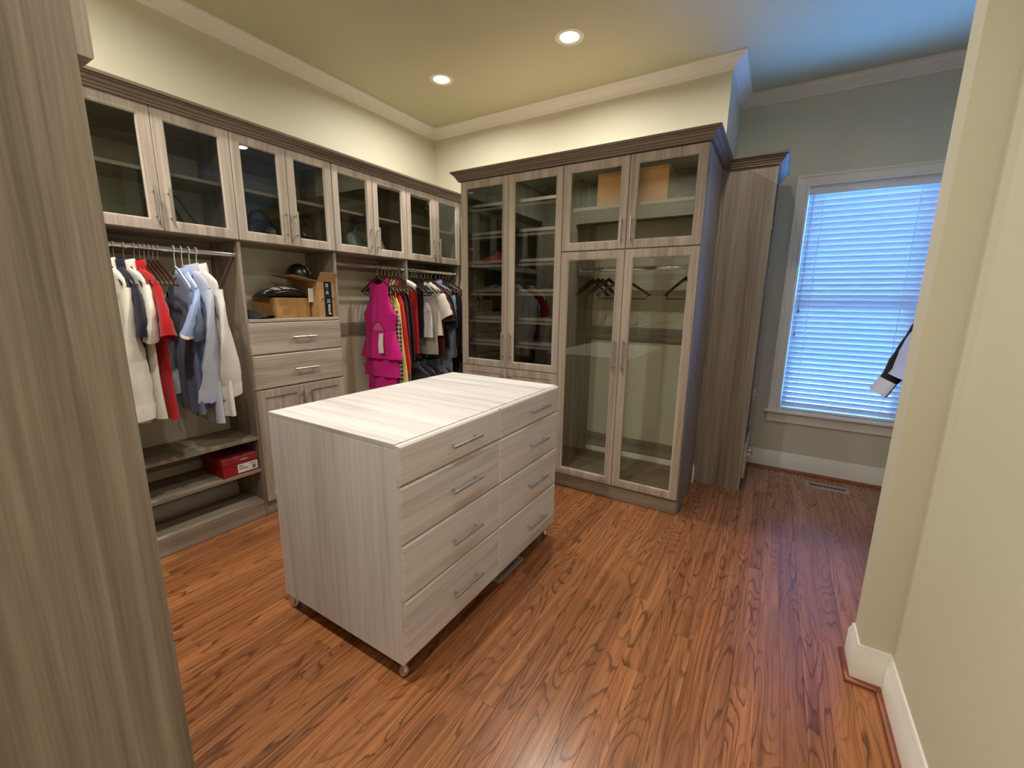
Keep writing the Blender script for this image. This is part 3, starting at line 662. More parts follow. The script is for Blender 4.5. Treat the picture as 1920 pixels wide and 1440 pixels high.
def shirt(name, label, cat, loc, mat, L=0.72, hw=0.21, sleeve='short', seed=1, collar=None, cuff=None, group=None, th=0.022, rz=0.0, hem=None, top=-0.108, neck=0.062, trimmat=None, sl=None, sw=(0.05, 0.0)):
    t = thing(name, label, cat, loc, rz, group)
    hem = hem or hw * 1.02
    rows = [(top, neck, 0.020, 0), (top - 0.014, neck + 0.035, 0.020, 0), (top - 0.040, hw * 0.76, 0.018, 0), (top - 0.066, hw * 0.95, 0.016, 0), (top - 0.090, hw, 0.016, 0), (top - 0.19, hw * 0.97, th, 0), (-0.45, hw * 0.95, th * 1.15, 0), (-L, hem, th * 1.25, 0)]
    rows = dense(rows[:6], 2)[:-1] + dense(rows[5:], 6)
    obj('body', MB().loft(body_loops(rows, seed), False, False), mat, t, smooth=80)
    if sleeve != 'none':
        for s in (1, -1):
            sx = s * (hw - 0.03); p0 = (sx - s * 0.005, 0, top - 0.135)
            if sleeve == 'short':
                l = sl or 0.24
                p1 = (sx + s * (sw[0] + 0.03), sw[1], top - 0.12 - l); mid = (sx + s * 0.06, sw[1] * 0.5, top - 0.12 - l * 0.45)
                lo = sleeve_loops(p0, p1, mid, 0.074, 0.100, 0.018, 0.034, (s * 0.85, 0, 0.5), (s * 0.9, -0.35, 0.2), seed)
            else:
                l = sl or 0.56
                p1 = (sx + s * sw[0], sw[1], top - 0.12 - l); mid = (sx + s * 0.075, sw[1] * 0.3, top - 0.12 - l * 0.42)
                lo = sleeve_loops(p0, p1, mid, 0.078, 0.070, 0.022, 0.022, (s * 0.85, 0, 0.5), (s * 0.3, -0.95, 0), seed, m=14)
            o = obj('sleeve', MB().loft(lo, False, False), mat, t, smooth=80)
            if cuff or trimmat:
                e = lo[-1]; c = sum((Vector(p) for p in e), Vector()) / len(e); d = (c - sum((Vector(p) for p in lo[-2]), Vector()) / len(e)).normalized()
                ln = 0.075 if cuff else 0.010
                g = [[c + (Vector(p) - c) * k + d * q for p in e] for k, q in ((1.02, -0.006), (1.06, 0.0), (1.07, ln), (0.98, ln), (0.96, 0.0))]
                obj('cuff', MB().loft(g, False, False), cuff or trimmat, o, smooth=50)
    if collar:
        e = lambda k, z, yo=1.0: [((neck + 0.006) * k * math.cos(a), 0.036 * k * yo * math.sin(a) , z + 0.010 * math.sin(a)) for a in [2 * PI * i / 20 for i in range(20)]]
        obj('collar', MB().loft([e(0.95, top - 0.012), e(0.97, top + 0.02), e(0.99, top + 0.034), e(1.06, top + 0.030), e(1.14, top + 0.004), e(1.20, top - 0.018)], False, False), collar, t, smooth=70)
    else:
        e = lambda k, z: [((neck + 0.002) * k * math.cos(a), 0.023 * k * math.sin(a), z + 0.008 * math.sin(a)) for a in [2 * PI * i / 20 for i in range(20)]]
        obj('neckband', MB().loft([e(0.94, top + 0.004), e(1.0, top + 0.007), e(1.10, top - 0.004), e(1.14, top - 0.012)], False, False), trimmat or mat, t, smooth=70)
    return t
def dress(name, label, loc, mat, rows, seed=1, fold=0.012, group=None, straps=True, smat=None):
    t = thing(name, label, 'dress', loc, 0, group)
    rows = dense(rows, 5)
    obj('body', MB().loft(body_loops(rows, seed, fold), False, False), mat, t, smooth=80)
    if straps:
        z0, hw = rows[0][0], rows[0][1]
        for s in (1, -1):
            obj('strap', MB().tube([(s * hw * 0.8, -0.014, z0 - 0.01), (s * 0.11, -0.013, -0.118), (s * 0.11, 0.006, -0.100), (s * hw * 0.8, 0.014, z0 - 0.01)], 0.0035, 6), smat or mat, t, smooth=60)
    return t

RX, RZH = -2.92, 1.752
HB1 = 'wooden hangers on the near left rod'
def at(y): return (RX, y, RZH)
# bay 1: shirts
g1 = 'shirts in the near left hanging bay'
hanger('wood', at(0.815), 'dark wooden hanger inside the leftmost white shirt', HB1)
shirt('dress_shirt', 'white long-sleeved shirt with buttoned cuff, leftmost on the near rod', 'shirt', at(0.815), F['white'], 0.90, 0.215, 'long', 1, F['white'], F['white'], g1, sl=0.575, sw=(0.05, -0.02))
hanger('wood', at(0.853), 'dark wooden hanger inside the navy shirt', HB1)
shirt('polo_shirt', 'navy short-sleeved shirt squeezed between two white shirts', 'shirt', at(0.853), F['navy'], 0.86, 0.205, 'short', 2, F['navy'], None, g1, sl=0.22, sw=(0.02, 0))
hanger('wood', at(0.893), 'dark wooden hanger inside the white short-sleeved polo', HB1)
shirt('polo_shirt', 'white short-sleeved polo hanging just left of the red one', 'shirt', at(0.893), F['ivory'], 0.895, 0.22, 'short', 3, F['ivory'], None, g1, sl=0.245, sw=(0.0, -0.01))
hanger('wood', at(0.936), 'dark wooden hanger inside the red polo shirt', HB1)
shirt('polo_shirt', 'bright red short-sleeved polo shirt on the near rod', 'shirt', at(0.936), F['red'], 0.91, 0.225, 'short', 4, F['red'], None, g1, sl=0.235, sw=(0.055, 0))
EM = ['empty dark wooden hanger nearest the red polo, first of five', 'empty dark wooden hanger, second of the five after the red polo', 'empty dark wooden hanger in the middle of the five after the red polo', 'empty dark wooden hanger, fourth of the five after the red polo', 'empty dark wooden hanger nearest the slate tee, last of five']
for k, y in enumerate((0.960, 0.979, 0.998, 1.017, 1.037)):
    hanger('wood', at(y), EM[k], 'empty wooden hangers beside the red polo')
HW1 = 'white plastic hangers on the near left rod'
hanger('white', at(1.114), 'white plastic hanger inside the slate blue tee', HW1, -0.12)
shirt('t_shirt', 'slate blue crew-neck tee on a white hanger', 'shirt', at(1.114), F['slate'], 0.92, 0.20, 'short', 5, None, None, g1, sl=0.2, sw=(-0.02, 0.02), top=-0.140, rz=-0.12, neck=0.08)
hanger('white', at(1.150), 'white plastic hanger inside the sky blue polo', HW1, -0.15)
shirt('polo_shirt', 'sky blue short-sleeved polo with white-edged sleeve', 'shirt', at(1.150), F['sky'], 0.86, 0.205, 'short', 6, F['sky'], None, g1, trimmat=F['white'], sl=0.20, sw=(-0.01, -0.05), top=-0.130, rz=-0.15)
hanger('white', at(1.186), 'white plastic hanger inside the pale blue dress shirt', HW1, -0.03)
shirt('dress_shirt', 'pale blue long-sleeved dress shirt with folded cuff, behind the sky blue polo', 'shirt', at(1.186), F['pale'], 0.99, 0.21, 'long', 7, F['pale'], F['pale'], g1, sl=0.55, sw=(0.005, -0.03), rz=-0.05)
hanger('white', at(1.222), 'white plastic hanger inside the rightmost cream shirt', HW1)
shirt('dress_shirt', 'cream long-sleeved dress shirt, rightmost on the near rod', 'shirt', at(1.222), F['cream'], 0.96, 0.215, 'long', 8, F['cream'], F['cream'], g1, sl=0.55, sw=(-0.015, 0.03), top=-0.105, neck=0.07)

# bay 3: dresses
HB3 = 'wooden hangers on the dress rod'
g3 = 'dresses in the long hanging bay'
pc = -0.02
hanger('barred', at(2.560), 'dark wooden hanger carrying the fuchsia dress', HB3)
t = thing('peplum_dress', 'fuchsia sleeveless dress with tiered peplum skirt and keyhole cutout', 'dress', at(2.565), 0, g3)
zz = lambda w_: w_ - RZH
prow = [(zz(1.66), 0.122, 0.012, 0), (zz(1.60), 0.112, 0.016, 0), (zz(1.53), 0.112, 0.018, 0), (zz(1.46), 0.128, 0.022, 0), (zz(1.40), 0.165, 0.026, 0), (zz(1.365), 0.205, 0.028, 0), (zz(1.33), 0.20, 0.03, 0), (zz(1.27), 0.182, 0.032, 0), (zz(1.215), 0.172, 0.034, 0)]
pl_ = body_loops(dense(prow, 3), 2.0, 0.002, n=40)
for i, Lp in enumerate(pl_[:5]):   # scooped neckline
    for k, p in enumerate(Lp):
        d = max(0.0, 1 - (p[0] / 0.105) ** 2); Lp[k] = (p[0], p[1], p[2] - 0.052 * d * (1 - i / 5.0))
bod = obj('bodice', MB().loft(pl_, False, False), F['pink'], t, smooth=70)
obj('back_seam', MB().tube([(0, -0.017, zz(1.60)), (0, -0.0195, zz(1.50)), (0, -0.0285, zz(1.38)), (0, -0.0325, zz(1.30))], 0.0016, 5), F['wine'], t)
kh = [(-0.080, zz(1.222)), (-0.062, zz(1.245)), (-0.03, zz(1.285)), (0.0, zz(1.297)), (0.03, zz(1.285)), (0.062, zz(1.245)), (0.080, zz(1.222))]
obj('keyhole_lining', MB().loft([[(x_ + 0.01, -0.0340, z_) for x_, z_ in kh], [(x_ + 0.01, -0.0375, z_) for x_, z_ in kh]]), F['pinklight'], t)
obj('keyhole_edge', MB().tube([(x_ + 0.01, -0.037, z_) for x_, z_ in kh], 0.0028, 6), F['wine'], t)
def tier(z0, w0, z1, w1, seed, thk): return MB().loft(body_loops(dense([(zz(z0), w0, 0.034, 0), (zz(z0 - 0.03), w0 + 0.008, 0.036, 0), (zz((z0 + z1) / 2), (w0 + w1) / 2, thk, 0), (zz(z1), w1, thk * 1.25, 0)], 4), seed, 0.010, n=44), False, False)
obj('skirt_tier', tier(1.222, 0.172, 0.985, 0.240, 3.1, 0.052), F['pink'], t, smooth=70); obj('skirt_tier', tier(1.05, 0.175, 0.825, 0.218, 4.2, 0.042), F['pink'], t, smooth=70); obj('skirt_tier', tier(0.9, 0.165, 0.70, 0.180, 5.7, 0.036), F['pink'], t, smooth=70)
obj('care_tag', MB().loft([[(0.045, -0.060, zz(1.20)), (0.095, -0.060, zz(1.205)), (0.095, -0.058, zz(1.205)), (0.045, -0.058, zz(1.20))], [(0.043, -0.072, zz(1.10)), (0.100, -0.072, zz(1.105)), (0.100, -0.070, zz(1.105)), (0.043, -0.070, zz(1.10))], [(0.050, -0.074, zz(1.03)), (0.108, -0.074, zz(1.04)), (0.108, -0.072, zz(1.04)), (0.050, -0.072, zz(1.03))]]), M['paper'], t, smooth=30)['label'] = 'white care tag'
def slip(z0, hw0, z1, hw1, th=0.02): 
    return [(zz(z0), hw0, 0.012, 0), (zz(z0 - 0.06), hw0 * 1.25, 0.018, 0), (zz(z0 - 0.16), hw0 * 1.35, th, 0), (zz((z0 + z1) / 2), (hw0 * 1.3 + hw1) / 2, th * 1.1, 0), (zz(z1), hw1, th * 1.3, 0)]
for y, nm in ((2.603, 'gingham'), (2.640, 'pale yellow'), (2.682, 'coral red'), (2.725, 'wine'), (2.765, 'black')):
    hanger('wood', at(y), 'dark wooden hanger carrying the %s dress' % nm, HB3)
dress('gingham_dress', 'black and cream gingham dress just behind the fuchsia one', at(2.605), F['ging'], slip(1.41, 0.155, 0.74, 0.21), 2.2, 0.006, g3)
dress('slip_dress', 'pale yellow slip dress between the gingham and coral dresses', at(2.640), F['yellow'], slip(1.50, 0.13, 0.74, 0.225), 3.3, 0.010, g3)
dress('slip_dress', 'coral red sleeveless dress with pointed hem', at(2.684), F['coral'], slip(1.52, 0.13, 0.84, 0.215), 4.1, 0.012, g3)
dress('slip_dress', 'dark wine dress half hidden behind the coral one', at(2.727), F['wine'], slip(1.54, 0.13, 0.92, 0.20), 5.1, 0.010, g3)
dress('slip_dress', 'black dress at the right end of the dress rod', at(2.768), F['black'], slip(1.54, 0.13, 0.95, 0.20), 6.1, 0.010, g3)
hanger('wood', at(2.812), 'dark wooden hanger with a white shoulder cover at the end of the dress rod', HB3)
tag(obj('shoulder_cover', MB().loft(sleeve_loops((0.09, 0, -0.115), (0.19, 0, -0.16), (0.14, 0, -0.13), 0.024, 0.022, 0.016, 0.014, (0, 0, 1), (0, 0, 1), 3), True, True), F['offwhite'], smooth=70, loc=at(2.812)), 'white padded cover wrapped round a hanger end by the divider', 'garment')

# bay 4: tops
HB4, HK4 = 'brown wooden hangers on the far corner rod', 'black plastic hangers on the far corner rod'
g4 = 'tops in the far corner bay'
hanger('wood', at(2.915), 'wooden hanger carrying the scarlet top in the far corner bay', HB4)
dress('sleeveless_top', 'scarlet sleeveless top, first in the far corner bay', at(2.917), F['scarlet'], slip(1.60, 0.075, 0.99, 0.10), 1.5, 0.010, g4, straps=False)['category'] = 'shirt'
for y, o_ in ((2.955, 'nearest'), (2.978, 'second from'), (3.0, 'third from')): hanger('black', at(y), 'glossy black plastic hanger %s the scarlet top' % o_, HK4)
shirt('black_top', 'black sleeveless top hanging right of the scarlet one', 'shirt', at(2.979), F['black'], 0.62, 0.115, 'none', 12, None, None, g4)
hanger('black', at(3.022), 'black plastic hanger carrying the printed tank top', HK4)
dress('tank_top', 'grey and pink printed tank top with thin straps', at(3.024), F['dye'], slip(1.46, 0.135, 1.14, 0.19), 2.5, 0.008, g4, True, F['offwhite'])['category'] = 'shirt'
hanger('wood', at(3.085), 'wooden hanger carrying the warm grey top', HB4)
shirt('grey_top', 'warm grey longer top behind the printed tank', 'shirt', at(3.087), F['grey'], 0.78, 0.19, 'none', 13, None, None, g4)
hanger('wood', at(3.135), 'wooden hanger carrying the off-white tee', HB4)
shirt('t_shirt', 'off-white short-sleeved tee in the far corner bay', 'shirt', at(3.137), F['offwhite'], 0.60, 0.20, 'short', 14, None, None, g4, sl=0.20, sw=(0.07, 0), neck=0.075)
hanger('wood', at(3.18), 'wooden hanger carrying the red blouse', HB4)
shirt('blouse', 'dark red blouse showing behind the off-white tee', 'shirt', at(3.182), F['wine'], 0.78, 0.20, 'short', 15, None, None, g4, sl=0.24)
hanger('wood', at(3.225), 'wooden hanger carrying the black blouse left of the chambray', HB4)
shirt('blouse', 'black blouse just left of the blue-grey chambray shirt', 'shirt', at(3.227), F['black'], 0.72, 0.20, 'short', 16, None, None, g4, sl=0.3)
hanger('wood', at(3.29), 'wooden hanger carrying the blue-grey chambray shirt', HB4)
shirt('shirt_dress', 'long blue-grey chambray shirt dress with rolled sleeve', 'shirt', at(3.292), F['blue_grey'], 1.02, 0.20, 'long', 17, F['blue_grey'], F['blue_grey'], g4, sl=0.52)
for k, (y, nm) in enumerate(((3.35, 'first'), (3.395, 'second'))):
    hanger('wood', at(y), 'wooden hanger carrying the %s black top right of the chambray' % nm, HB4)
    shirt('black_top', '%s black long top right of the chambray shirt dress' % nm, 'shirt', at(y + 0.002), F['black'], 1.0 - 0.05 * k, 0.195, 'long', 18 + k, None, None, g4, sl=0.5)
hanger('wood', at(3.445), 'wooden hanger carrying the mauve brown knit', HB4)
shirt('knit_top', 'mauve brown knit top near the tall tower', 'shirt', at(3.447), F['brown'], 0.8, 0.195, 'long', 20, None, None, g4, sl=0.5)
hanger('wood', at(3.495), 'wooden hanger carrying the last black top beside the tower', HB4)
shirt('black_top', 'last black top in the far corner bay, against the tower', 'shirt', at(3.497), F['black'], 0.9, 0.19, 'long', 21, None, None, g4, sl=0.5)
# lower rod: dark garments seen under the tops
def low_garment(label, y, mat, seed):
    p = (RX, y, 0.985)
    hanger('wood', p, 'wooden hanger on the low rod carrying the %s' % label, 'hangers on the low corner rod')
    shirt('dark_garment', label, 'shirt', p, mat, 0.66, 0.19, 'short', seed, mat, None, 'dark garments on the low corner rod', th=0.03, sl=0.2, sw=(0.01, 0))
low_garment('charcoal garment hanging nearest the divider', 2.94, F['charcoal'], 41)
low_garment('charcoal garment hanging second from the divider', 3.04, F['charcoal'], 42)
low_garment('charcoal garment hanging below the grey top', 3.14, F['charcoal'], 43)
low_garment('slate garment hanging below the chambray', 3.25, F['blue_grey'], 44)

# wardrobe: empty hangers on the rod (rod runs along world x)
WY = TY + 0.33
OR = ['first', 'second', 'third', 'fourth']
for k, (x, rz) in enumerate(((-1.30, 1.25), (-1.255, 1.1), (-1.215, 1.35), (-1.165, 1.15))):
    hanger('wood', (x, WY, 1.742), 'dark empty hanger in the cluster behind the left wardrobe door, %s from the divider' % OR[k], 'clustered hangers inside the wardrobe', rz)
hanger('barred', (-1.04, WY - 0.02, 1.742), 'single dark hanger behind the centre stiles of the wardrobe', None, 0.35)
hanger('barred', (-0.588, WY - 0.02, 1.742), 'single dark hanger at the right end of the wardrobe rod', None, 1.08)

# right alcove: shirts whose sleeves show past the stub wall
AX = 0.885
ar = thing('alcove_rod', 'chrome rod along the alcove behind the stub wall', 'rod', (AX, 0, 1.70))
obj('rod', MB().tube([(0, SY1 + 0.001, 0), (0, 3.40, 0)], 0.014, 12), M['chrome'], ar, smooth=40)
obj('end_bracket', B(-0.02, 0.33, 3.40, 3.419, -0.10, 0.10), M['pan_z'], ar, 0.001)
for y, mt, l, sd, sl_, sw_, cf in ((2.80, F['navy'], 'navy shirt nearest the stub wall in the alcove', 33, 0.50, (0.06, 0.0), None), (2.87, F['lav'], 'lavender blue shirt in front of the black one by the stub wall', 32, 0.34, (0.145, 0.0), None), (2.95, F['black'], 'black shirt whose sleeve juts past the stub wall', 31, 0.375, (0.165, 0.0), F['pale'])):
    hanger('wood', (AX, y, 1.70), 'wooden alcove hanger carrying the ' + ' '.join(l.split()[:4]), 'hangers in the right alcove', PI)
    shirt('shirt', l, 'shirt', (AX, y, 1.70), mt, 0.78, 0.21, 'long', sd, None, cf, 'shirts in the right alcove', rz=PI, sl=sl_, sw=sw_)

# ------------------------------------------------------------------ things on shelves
def cbox(name, label, cat, x0, x1, y0, y1, z0, z1, mat, rz=0.0):
    t = thing(name, label, cat, ((x0 + x1) / 2, (y0 + y1) / 2, z0), rz)
    a, b, c = (x1 - x0) / 2, (y1 - y0) / 2, z1 - z0
    obj('carton', B(-a, a, -b, b, 0, c), mat, t, 0.002)
    return t, a, b, c
def text(body, size, loc, rot, mat, parent, name='lettering', ext=0.0004, bold=0.0):
    cu = bpy.data.curves.new(name, 'FONT'); cu.body = body; cu.size = size; cu.extrude = ext; cu.align_x = 'CENTER'; cu.align_y = 'CENTER'; cu.offset = bold
    tmp = bpy.data.objects.new(name, cu); COL.objects.link(tmp); bpy.context.view_layer.update()
    me = bpy.data.meshes.new_from_object(tmp.evaluated_get(bpy.context.evaluated_depsgraph_get())); bpy.data.objects.remove(tmp)
    me.materials.clear(); me.materials.append(mat)
    o = bpy.data.objects.new(name, me); COL.objects.link(o); o.parent = parent; o.location = loc; o.rotation_euler = rot
    return o
Z2 = 1.352
t, a, b, c = cbox('cardboard_box', 'low brown cardboard box lying on top of the drawer unit', 'box', -3.22, -2.965, 1.672, 1.945, Z2 + 0.0005, 1.492, M['card'], 0.10)
obj('seam_tape', MB().box(a, a + 0.0008, 0.028, 0.034, 0.0, c).box(a + 0.0002, a + 0.0006, -0.09, -0.03, 0.02, 0.06).box(a + 0.0002, a + 0.0006, -0.11, -0.045, 0.085, 0.135), M['card_dark'], t)
# tall box, open flaps
t = thing('open_carton', 'tall open cardboard box with navy tape and raised flaps on the drawer unit', 'box', (-3.03, 2.045, Z2 + 0.0005), 0.0)
a, b, c = 0.135, 0.072, 0.262
mb = MB().box(-a, a, -b, b, 0, 0.004); mb.box(-a, -a + 0.004, -b, b, 0.004, c); mb.box(a - 0.004, a, -b, b, 0.004, c); mb.box(-a + 0.004, a - 0.004, -b, -b + 0.004, 0.004, c); mb.box(-a + 0.004, a - 0.004, b - 0.004, b, 0.004, c)
obj('carton', mb, M['card2'], t)
def flap(p, q, d): 
    p, q, d = Vector(p), Vector(q), Vector(d); n = (q - p).cross(d).normalized() * 0.003
    return MB().loft([[p, q, q + d, p + d], [p + n, q + n, q + d + n, p + d + n]])
obj('flap', flap((a, -b, c), (a, b, c), (0.035, 0.006, 0.062)), M['card2'], t); obj('flap', flap((a - 0.004, -b, c), (-a, -b, c), (0.0, -0.185, 0.034)), M['card'], t); obj('flap', flap((-a, b, c), (-a, -b, c), (-0.02, 0, 0.06)), M['card'], t)
tp = obj('tape', B(a, a + 0.001, -0.022, 0.042, 0.0, c), M['tape'], t); tp['label'] = 'navy tape with white print'
text('prime 21', 0.032, (a + 0.0012, 0.012, 0.078), (PI / 2, -PI / 2, PI / 2), M['ink'], tp, bold=0.0004); text('21 : 22', 0.028, (a + 0.0012, 0.004, 0.208), (PI / 2, -PI / 2, PI / 2), M['ink'], tp, bold=0.0004)
obj('arrow_print', MB().tube([(a + 0.001, -0.022, 0.140), (a + 0.001, -0.036, 0.136), (a + 0.001, -0.046, 0.126), (a + 0.001, -0.044, 0.118), (a + 0.001, -0.034, 0.122)], 0.0022, 5).tube([(a + 0.001, 0.042, 0.142), (a + 0.001, 0.052, 0.139), (a + 0.001, 0.066, 0.130)], 0.0022, 5), M['tape'], t)
# mailer bag on the low box
t = thing('mailer_bag', 'puffy navy plastic mailer with white letters lying on the low box', 'bag', (-3.085, 1.80, 1.4925), 0.06)
lo = []
for i in range(13):
    v = i / 12 * 2 - 1; L_ = []
    for k in range(20):
        q = 2 * PI * k / 20; hx = 0.105 * (1 - 0.1 * abs(v) ** 3); hz = 0.036 * (1 - abs(v) ** 2.2) ** 0.7 + 0.002
        xx = hx * math.copysign(abs(math.cos(q)) ** 0.8, math.cos(q)); z_ = hz * (1 + math.sin(q)) + 0.005 * nz(v * 3, q, 4) * (1 - abs(v))
        L_.append((xx, v * 0.155, max(0.0008, z_)))
    lo.append(L_)
bagm = obj('bag_film', MB().loft(lo), M['mailer'], t, smooth=60)
lt = MB()
for (y0, y1) in ((-0.142, -0.112), (-0.098, -0.062), (-0.048, 0.012), (0.022, 0.074), (0.084, 0.108), (0.116, 0.138)):
    rows = []
    for i in range(5):
        u = 0.018 + i * 0.0185; row = []
        for yy in (y0, y1):
            v = yy / 0.155; hz = 0.036 * (1 - abs(v) ** 2.2) ** 0.7 + 0.002; hx = 0.105 * (1 - 0.1 * abs(v) ** 3)
            cq = (u / hx) ** (1 / 0.8); sq = math.sqrt(max(0, 1 - cq * cq)); row.append((u, yy + 0.01 * u / 0.08, hz * (1 + sq) + 0.0035))
        rows.append(row)
    lt.loft(rows, False, False, closed=False)
obj('letter_print', lt, M['ink'], bagm)['label'] = 'white block letter fragments'
tag(obj('shipping_pouch', B(-0.002, 0.002, -0.028, 0.028, 0, 0.10), M['paper'], loc=(-2.955, 1.962, 1.462)), 'white shipping pouch hanging between the mailer and the tall box', 'pouch')
# helmet on the box flaps
t = thing('helmet', 'black riding helmet with peak resting on the open carton', 'helmet', (-3.05, 1.925, 1.632), 0.3); t.scale = (0.76, 0.76, 0.80)
hp = []
for i in range(9):
    f = i / 8 * PI / 2; r = math.cos(f); hp.append([(0.115 * r * math.cos(q), 0.09 * r * math.sin(q), 0.03 + 0.105 * math.sin(f)) for q in [2 * PI * k / 24 for k in range(24)]])
obj('shell', MB().loft([[(0.112 * math.cos(q), 0.088 * math.sin(q), 0.0) for q in [2 * PI * k / 24 for k in range(24)]]] + hp, True, True), M['helmet'], t, smooth=60)
pk = lambda r, z: [(r * math.cos(q) * 1.15, r * math.sin(q), z - 0.03 * abs(math.sin(q * 1.0)) * 0) for q in [math.radians(d) for d in range(-65, 66, 13)]]
obj('peak', MB().loft([[(0.10 * math.cos(q), 0.08 * math.sin(q), 0.02) for q in [math.radians(d) for d in range(-65, 66, 13)]], [(0.165 * math.cos(q), 0.095 * math.sin(q), 0.006) for q in [math.radians(d) for d in range(-65, 66, 13)]], [(0.165 * math.cos(q), 0.095 * math.sin(q), 0.002) for q in [math.radians(d) for d in range(-65, 66, 13)]], [(0.10 * math.cos(q), 0.08 * math.sin(q), 0.012) for q in [math.radians(d) for d in range(-65, 66, 13)]]], False, False, closed=False), M['helmet'], t, smooth=40)
obj('strap', MB().tube([(0.03, 0.085, 0.04), (0.05, 0.12, 0.0), (0.06, 0.13, -0.05), (0.06, 0.12, -0.09)], 0.007, 6), M['helmet'], t, smooth=60); obj('vent_ridge', MB().tube([(0.10, 0.03, 0.08), (0.05, 0.06, 0.115), (-0.03, 0.06, 0.12)], 0.006, 6).tube([(0.105, 0.05, 0.05), (0.06, 0.085, 0.07)], 0.006, 6), M['grey_ink'], t, smooth=60)
# cap
t = thing('baseball_cap', 'dark cloth cap lying flat at the left end of the drawer unit top', 'cap', (-3.035, 1.545, Z2 + 0.0008), 0.5); t.scale = (1.08, 1.08, 1.0)
lo = [[(0.085 * math.cos(f) * math.cos(q), 0.075 * math.cos(f) * math.sin(q), 0.055 * math.sin(f)) for q in [2 * PI * k / 20 for k in range(20)]] for f in [i / 6 * PI / 2 * 0.99 for i in range(7)]]
obj('crown', MB().loft(lo, True, True), M['cap_cloth'], t, smooth=60)
vz = lambda r: [(0.06 + r * 0.10 * math.cos(q * 0.9), 0.085 * math.sin(q), 0.003 + 0.022 * math.cos(q) ** 2 * (0.7 + 0.3 * r)) for q in [math.radians(d) for d in range(-85, 86, 17)]]
v1 = [vz(0.0), vz(0.5), vz(0.9)]; obj('visor', MB().loft(v1 + [[(p[0], p[1], p[2] - 0.003) for p in r] for r in v1[::-1]], False, False, closed=False), M['cap_cloth'], t, smooth=50)
# shoebox
t = thing('shoe_box', 'red shoebox with lid and white label on the low shelf', 'box', (-3.03, 1.317, 0.3455), 0)
a, b = 0.135, 0.107
obj('carton', B(-a, a, -b, b, 0, 0.105), M['red_box'], t, 0.001); ld = obj('lid', B(-a - 0.004, a + 0.004, -b - 0.003, b + 0.003, 0.082, 0.125), M['red_lid'], t, 0.002)
obj('lid_print', B(a + 0.004, a + 0.0048, 0.0, 0.045, 0.1, 0.104), M['paper'], ld)
lb = obj('label_sticker', B(a, a + 0.0008, -0.02, b - 0.001, 0.012, 0.070), M['paper'], t); lb['label'] = 'white printed label'
obj('label_print', MB().box(a + 0.0008, a + 0.0012, 0.07, 0.092, 0.02, 0.045).box(a + 0.0008, a + 0.0012, -0.012, 0.04, 0.034, 0.042).box(a + 0.0008, a + 0.0012, -0.012, 0.015, 0.052, 0.06).box(a + 0.0008, a + 0.0012, 0.06, 0.095, 0.054, 0.06), M['grey_ink'], lb)
# tan box in the wardrobe
t, a, b, c = cbox('storage_box', 'plain tan box on the upper shelf inside the wardrobe', 'box', -1.20, -0.71, 3.10, 3.40, 2.1585, 2.385, M['card3'])
obj('lid_edge', B(-a + 0.20, a, -b - 0.003, -b, 0.0, c), M['card3'], t, 0.001)
# handbags
def handbag(name, label, loc, mat, sx, sy, sz, hh, seed, rz=0.0, tall=0.9):
    t = thing(name, label, 'handbag', loc, rz, 'handbags in the upper cabinets'); lo = []
    for i in range(11):
        u = i / 10; z = sz * u; k = (1 - (2 * u - 0.85) ** 4 * 0.35) if u > 0.42 else 1 - 0.12 * (0.42 - u) ** 2
        k2 = 1 - 0.75 * u ** 1.6
        lo.append([(sx * k * math.copysign(abs(math.cos(q)) ** 0.6, math.cos(q)) * (1 + 0.06 * nz(q, u * 3, seed)), sy * k2 * math.copysign(abs(math.sin(q)) ** 0.6, math.sin(q)) * (1 + 0.1 * nz(q * 2, u * 3, seed + 1)), z) for q in [2 * PI * i2 / 24 for i2 in range(24)]])
    obj('bag_body', MB().loft(lo), mat, t, smooth=60)
    for s in (-1, 1): obj('handle', MB().tube([(sx * 0.55 * math.cos(q), s * sy * 0.22, sz * 0.90 + hh * math.sin(q)) for q in [PI * i2 / 10 for i2 in range(11)]], 0.008, 6), mat, t, smooth=60)
    obj('flap', MB().loft([[(-sx * 0.55, -sy * 0.35, sz * 0.97), (sx * 0.55, -sy * 0.35, sz * 0.97)], [(-sx * 0.5, -sy * 0.80, sz * 0.75), (sx * 0.5, -sy * 0.80, sz * 0.75)], [(-sx * 0.4, -sy * 1.04, sz * 0.5), (sx * 0.4, -sy * 1.04, sz * 0.5)]], False, False, closed=False), mat, t, smooth=60)
    obj('clasp', B(-0.012, 0.012, -sy * 1.1, -sy * 1.02, sz * 0.46, sz * 0.52), M['steel'], t, 0.002)
CZ = 1.8545
handbag('handbag', 'glossy black handbag behind the first glass door above the drawers', (-3.03, 1.67, CZ), M['black_leather'], 0.11, 0.085, 0.15, 0.07, 1, RZ)
handbag('handbag', 'dark brown handbag behind the second glass door above the drawers', (-3.02, 1.965, CZ), M['brown_leather'], 0.10, 0.085, 0.15, 0.07, 2, RZ)
handbag('handbag', 'pale grey rounded bag in the cabinet above the fuchsia dress', (-3.03, 2.53, CZ), M['grey_leather'], 0.19, 0.085, 0.185, 0.085, 3, RZ)
t = thing('tote_bag', 'dark slouchy tote with a sagging strap in the nearest upper cabinet', 'handbag', (-3.05, 1.15, CZ), RZ, 'handbags in the upper cabinets')
lo = []
for i in range(9):
    u = i / 8; z = 0.215 * u
    lo.append([((0.115 * (1 - 0.55 * u)) * math.copysign(abs(math.cos(q)) ** 0.7, math.cos(q)) - 0.03 * u, 0.06 * (1 - 0.6 * u) * math.sin(q), z) for q in [2 * PI * k / 20 for k in range(20)]])
obj('bag_body', MB().loft(lo), M['black_leather'], t, smooth=60)
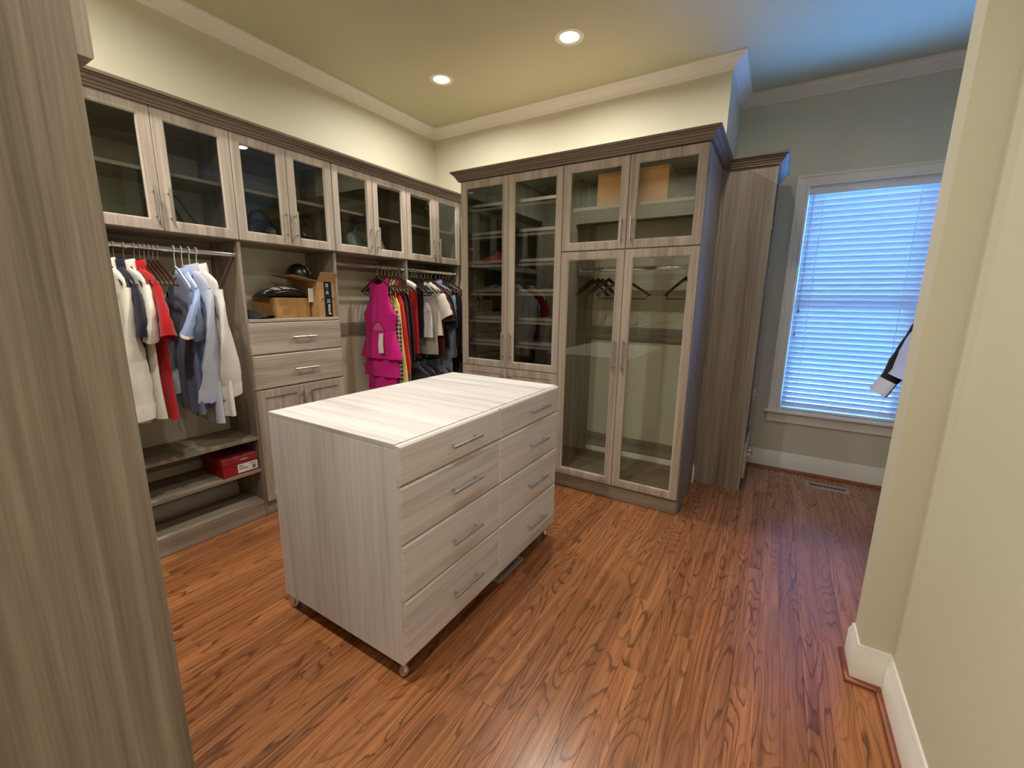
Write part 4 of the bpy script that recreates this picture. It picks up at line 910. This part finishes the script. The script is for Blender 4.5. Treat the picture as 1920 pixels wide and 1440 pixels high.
obj('strap', MB().tube([(-0.02, -0.03, 0.235), (0.05, -0.05, 0.19), (0.10, -0.06, 0.10), (0.15, -0.06, 0.03), (0.21, -0.06, 0.012)], 0.007, 6), M['black_leather'], t, smooth=60)
# things on the shoe shelves
def shoe_pts(s): return [(0.0, 0.028, 0.055), (0.03, 0.034, 0.06), (0.08, 0.03, 0.05), (0.14, 0.036, 0.035), (0.20, 0.042, 0.030), (0.245, 0.034, 0.022), (0.262, 0.012, 0.012)]
def flat_shoe(label, loc, mat, rz, pitch, group):
    t = thing('flat_shoe', label, 'shoe', loc, rz, group); t.rotation_euler = (pitch, 0, rz)
    lo = [[(0.0 + w_ * math.copysign(abs(math.cos(q)) ** 0.8, math.cos(q)), l_ - 0.13, 0.004 + h_ * (0.5 + 0.5 * math.sin(q))) for q in [2 * PI * k / 14 for k in range(14)]] for l_, w_, h_ in shoe_pts(0)]
    obj('upper', MB().loft(lo), mat, t, smooth=60)
    so = [[(w_ * 1.03 * sg, l_ - 0.13, z_) for sg, z_ in ((-1, 0), (1, 0), (1, 0.005), (-1, 0.005))] for l_, w_, h_ in shoe_pts(0)]
    obj('sole', MB().loft(so), M['black_plastic'], t)
sl_p = math.atan2(0.0445, 0.455)
def on_shelf(x, y, z): return (x, y, z + 0.0098 + (y - TY - 0.045) * 0.0445 / 0.455)
t = thing('red_cloth', 'crumpled bright red cloth on the third shoe shelf behind the left tower door', 'cloth', on_shelf(-2.15, 3.17, 1.776)); t.rotation_euler = (sl_p, 0, 0)
lo = []
for i in range(12):
    v = i / 11 * 2 - 1; hz = 0.030 * (1 - abs(v) ** 3) * (0.75 + 0.5 * abs(nz(v * 3, 1, 5))) + (0.024 * max(0, 1 - abs(v - 0.45) * 3.4)) + 0.004
    lo.append([(v * 0.165, (0.085 - 0.02 * abs(v)) * math.cos(q) * (1 + 0.2 * nz(v * 4, q, 2)), max(0.0005, hz * (1 + math.sin(q)) * (1 + 0.25 * nz(v * 6, q * 2, 8)))) for q in [2 * PI * k / 18 for k in range(18)]])
obj('fold', MB().loft(lo), F['red'], t, smooth=50)
for k, (x, rz) in enumerate(((-1.74, 0.12), (-1.64, -0.05))):
    flat_shoe('%s black flat shoe of the pair on the fourth shoe shelf' % ('left' if k == 0 else 'right'), on_shelf(x, 3.22, 1.541), M['black_leather'], rz + PI, -sl_p, 'black flats on the shoe shelf')
for k, (x, rz) in enumerate(((-2.22, 0.10), (-2.12, -0.06))):
    flat_shoe('%s pale grey flat shoe of the pair on the fourth shoe shelf' % ('left' if k == 0 else 'right'), on_shelf(x, 3.24, 1.541), M['grey_leather'], rz + PI, -sl_p, 'grey flats on the shoe shelf')
